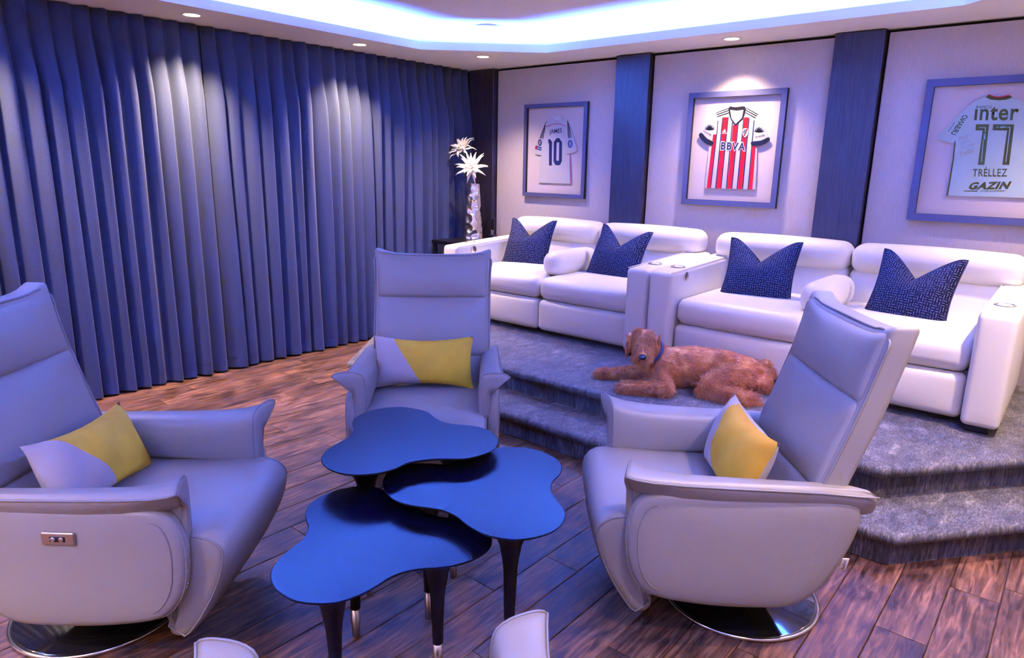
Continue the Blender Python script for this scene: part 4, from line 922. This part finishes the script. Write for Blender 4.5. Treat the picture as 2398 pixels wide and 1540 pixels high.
# lies on the deck: chest to the left, rump to the right, head raised and turned to the viewer
chest, mid, loin, rump = G3(3.04, -1.56, .115), G3(3.18, -1.45, .118), G3(3.32, -1.36, .112), G3(3.43, -1.27, .092)
neck0, neck1 = G3(3.00, -1.58, .165), G3(2.955, -1.635, .215)
skull = G3(2.942, -1.665, .262)
look = Vector((.48, -.84, -.18)).normalized()
muz = Vector(skull) + look * .062 + Vector((0, 0, -.028)); nose_p = Vector(skull) + look * .118 + Vector((0, 0, -.038))
side_ = look.cross(Vector((0, 0, 1))).normalized()
segs = [(chest, .112, mid, .116), (mid, .116, loin, .108), (loin, .108, rump, .088), (G3(3.00, -1.585, .10), .088, chest, .10),
        (neck0, .078, neck1, .066), (neck1, .066, skull, .066), (skull, .070, tuple(Vector(skull) + Vector((0, 0, .012))), .066), (muz, .046, tuple(nose_p - look * .022), .036), (tuple(muz + Vector((0, 0, -.03))), .036, tuple(nose_p - look * .045 + Vector((0, 0, -.045))), .024)]
# front legs
segs += [(G3(2.97, -1.545, .075), .048, G3(2.87, -1.595, .045), .036), (G3(2.87, -1.595, .045), .036, G3(2.72, -1.688, .028), .028), (G3(2.72, -1.688, .028), .030, G3(2.685, -1.71, .026), .027),
         (G3(3.07, -1.66, .070), .052, G3(3.15, -1.76, .045), .040), (G3(3.15, -1.76, .045), .040, G3(2.98, -1.835, .032), .031), (G3(2.98, -1.835, .032), .033, G3(2.935, -1.855, .029), .029)]
# hind leg folded on the near side, foot forward
segs += [(G3(3.43, -1.37, .085), .078, G3(3.37, -1.49, .075), .072), (G3(3.37, -1.49, .075), .070, G3(3.32, -1.60, .050), .046), (G3(3.34, -1.60, .045), .040, G3(3.50, -1.60, .032), .030), (G3(3.50, -1.60, .032), .028, G3(3.55, -1.535, .026), .025),
         (G3(3.50, -1.25, .075), .06, G3(3.53, -1.30, .045), .045)]
# tail curled up over the rump
segs += [(G3(3.47, -1.20, .12), .030, G3(3.495, -1.17, .150), .020), (G3(3.495, -1.17, .150), .020, G3(3.525, -1.155, .135), .015), (G3(3.525, -1.155, .135), .015, G3(3.54, -1.16, .085), .020)]
V, F = capsule_cloud(segs)
tmp = mk('tmp_dog', V, F, None); md = tmp.modifiers.new('r', 'REMESH'); md.mode = 'VOXEL'; md.voxel_size = .009
ms = tmp.modifiers.new('s', 'SMOOTH'); ms.iterations = 6; ms.factor = .5
me = bpy.data.meshes.new_from_object(tmp.evaluated_get(bpy.context.evaluated_depsgraph_get())); bpy.data.objects.remove(tmp)
dog = thing('dog', 'curly red haired dog lying on the carpeted platform, looking ahead', 'dog', (3.2, -1.5, GZ))
co = np.empty(len(me.vertices) * 3); me.vertices.foreach_get('co', co); co = co.reshape(-1, 3)
co[:, 2] = np.maximum(co[:, 2], GZ + .002); co -= np.array((3.2, -1.5, GZ)); me.vertices.foreach_set('co', co.ravel()); me.update()
me.polygons.foreach_set('use_smooth', [True] * len(me.polygons)); me.materials.clear()
body = link('body', me, 'red_wavy_fur', dog); body['label'] = 'red brown dog body'
nr = np.empty(len(me.vertices) * 3); me.vertices.foreach_get('normal', nr); nr = nr.reshape(-1, 3)
# fur: tapered wavy locks grown from the skin, one mesh
def fur(name, count, length, wid, seed, sel=None, flow=None, curl=.5, lift=.45, label=None):
    rg = np.random.default_rng(seed); idx = np.arange(len(co)) if sel is None else np.array([i for i in range(len(co)) if sel(co[i])])
    if not len(idx): return
    pick = rg.choice(idx, count); VV, FF = [], []; SEG = 6
    for p, i in enumerate(pick):
        o = co[i] + rg.normal(0, .0035, 3); n = nr[i]
        if o[2] < .006 and n[2] < -.5: continue
        f = flow(o) if flow else np.array((.75, .55, -.55)); f = f - n * f.dot(n); f = f / (np.linalg.norm(f) + 1e-6)
        b = np.cross(n, f); L = length * rg.uniform(.6, 1.25); ph = rg.uniform(0, 6.28); cu = curl * rg.uniform(.4, 1.4); tw = rg.choice((-1, 1))
        d = n * lift + f * (1 - lift) + b * rg.normal(0, .25); d /= np.linalg.norm(d)
        pos = o - n * .003; k0 = len(VV); w0 = wid * rg.uniform(.7, 1.3); step = L / SEG
        for s_ in range(SEG + 1):
            t = s_ / SEG; w_ = w0 * (1 - t) ** .7 + .0002
            e1 = np.cross(d, n); e1 /= (np.linalg.norm(e1) + 1e-6); e2 = np.cross(d, e1)
            for a in (0, 2.094, 4.189): VV.append(tuple(pos + (e1 * math.cos(a) + e2 * math.sin(a)) * w_))
            pos = pos + d * step
            d = d + (b * tw * math.sin(ph + t * 7) * cu + n * math.cos(ph + t * 6) * cu * .35 + f * .15 - np.array((0, 0, .12))) * .55
            if pos[2] < .004: d[2] = abs(d[2]) * .3
            d /= np.linalg.norm(d)
        for s_ in range(SEG):
            for q in range(3): a = k0 + s_ * 3 + q; b2 = k0 + s_ * 3 + (q + 1) % 3; FF.append((a, b2, b2 + 3, a + 3))
    o_ = mk(name, VV, FF, 'red_wavy_fur', body); o_['kind'] = 'stuff'; return o_
sk = np.array(skull) - np.array((3.2, -1.5, GZ))
lk = np.array(look); sd_ = np.array(side_)
ishead = lambda p: np.linalg.norm(p - sk - lk * .03) < .115
npos = sk + lk * .118 + np.array((0, 0, -.036))
isnose = lambda p: np.linalg.norm(p - npos) < .034
isleg = lambda p: p[2] < .085 and (p[0] < -.02) and not ishead(p)
ishaunch = lambda p: p[0] > .08 and p[1] < .07
fur('coat', 15000, .040, .0015, 1, lambda p: not ishead(p), curl=.85, lift=.22)
fur('curls', 5200, .070, .0016, 2, ishaunch, curl=1.7, lift=.4)
fur('leg_hair', 4200, .042, .0015, 3, isleg, flow=lambda o: np.array((-.4, -.3, -.7)), curl=.9, lift=.5)
def headflow(o):
    r_ = o - sk; s_ = r_.dot(sd_); return sd_ * np.sign(s_) * .55 + lk * .15 + np.array((0, 0, -.9))
fur('head_hair', 4200, .046, .0013, 4, lambda p: ishead(p) and not isnose(p), flow=headflow, curl=.5, lift=.26)
fur('beard', 1300, .052, .0014, 5, lambda p: ishead(p) and not isnose(p) and (p - sk).dot(lk) > .05 and p[2] < sk[2] - .035, flow=lambda o: np.array((0, 0, -1.)) + lk * .2 + sd_ * np.sign((o - sk).dot(sd_)) * .35, curl=.5, lift=.45)
# features
def at(fwd, sd2, up): return tuple(sk + lk * fwd + sd_ * sd2 + np.array((0, 0, up)))
def look_mtx(p): return Matrix.Translation(p) @ Vector(look).to_track_quat('Y', 'Z').to_matrix().to_4x4()
mk('nose', *xform(rbox(.040, .030, .030, .013, n=2, bulge=(.002, .003, .002)), look_mtx(at(.128, 0, -.032))), 'dog_nose', dog)
for s_ in (-1, 1):
    mk('eye', *xform(lathe([(.002, -.008), (.0075, -.005), (.009, 0), (.0075, .005), (.002, .008)], 14), look_mtx(at(.070, s_ * .030, .008))), 'dog_nose', dog)
    # drop ear: a soft leaf hanging beside the cheek
    V, F = rbox(.020, .062, .110, .009, n=5, fn=lambda x, y, z: (x + .010 * math.sin(z * 30), y * (1 - .25 * (z / .055)) , z)); hx = Vector(look).to_track_quat('Y', 'Z').to_matrix().to_4x4()
    ea = mk('ear', *xform((V, F), Matrix.Translation(at(.0, s_ * .078, -.006)) @ hx @ Matrix.Rotation(R(-s_ * 14), 4, 'Y')), 'red_wavy_fur', dog)
    c_ = np.array(at(.0, s_ * .080, -.004)); rg = np.random.default_rng(9); VV, FF = [], []
    for q in range(420):
        o = c_ + sd_ * s_ * rg.uniform(.004, .014) + lk * rg.uniform(-.03, .03) + np.array((0, 0, rg.uniform(-.05, .05))); P = [o]; d = np.array((0, 0, -1.)) + sd_ * s_ * rg.uniform(.1, .5) + lk * rg.uniform(-.3, .3); ph = rg.uniform(0, 6)
        for k in range(6): d = d / np.linalg.norm(d); P.append(P[-1] + d * .0075); d = d + lk * math.sin(ph + k) * .4 - sd_ * s_ * .10
        v_, f_ = tube(P, [.0012, .0012, .0011, .001, .0008, .0005, .0002], 3); k0 = len(VV); VV += v_; FF += [tuple(i + k0 for i in g) for g in f_]
    eh = mk('ear_hair', VV, FF, 'red_wavy_fur', ea); eh['kind'] = 'stuff'
mouth = [at(.112, s_ * .022, -.064 + .006 * abs(s_)) for s_ in (-1, -.5, 0, .5, 1)]
mk('mouth', *tube(mouth, .0028, 5), 'dog_nose', dog)
nb = np.array(neck1) - np.array((3.2, -1.5, GZ)); dv = (np.array(neck1) - np.array(neck0)); dv /= np.linalg.norm(dv); e1 = np.cross(dv, (0, 0, 1)); e1 /= np.linalg.norm(e1); e2 = np.cross(dv, e1)
cp = nb - dv * .045
cl = mk('collar', *tube([tuple(cp + (e1 * math.cos(a) + e2 * math.sin(a)) * .082) for a in np.linspace(0, 6.283, 36, endpoint=False)], .009, 8, True), 'navy_collar', dog); cl['label'] = 'navy blue collar'
mk('collar_ring', *tube([tuple(cp + np.array((-.055, -.055, -.055)) + np.array((math.cos(a) * .009, 0, math.sin(a) * .009))) for a in np.linspace(0, 6.283, 14, endpoint=False)], .002, 5, True), 'chrome', cl)
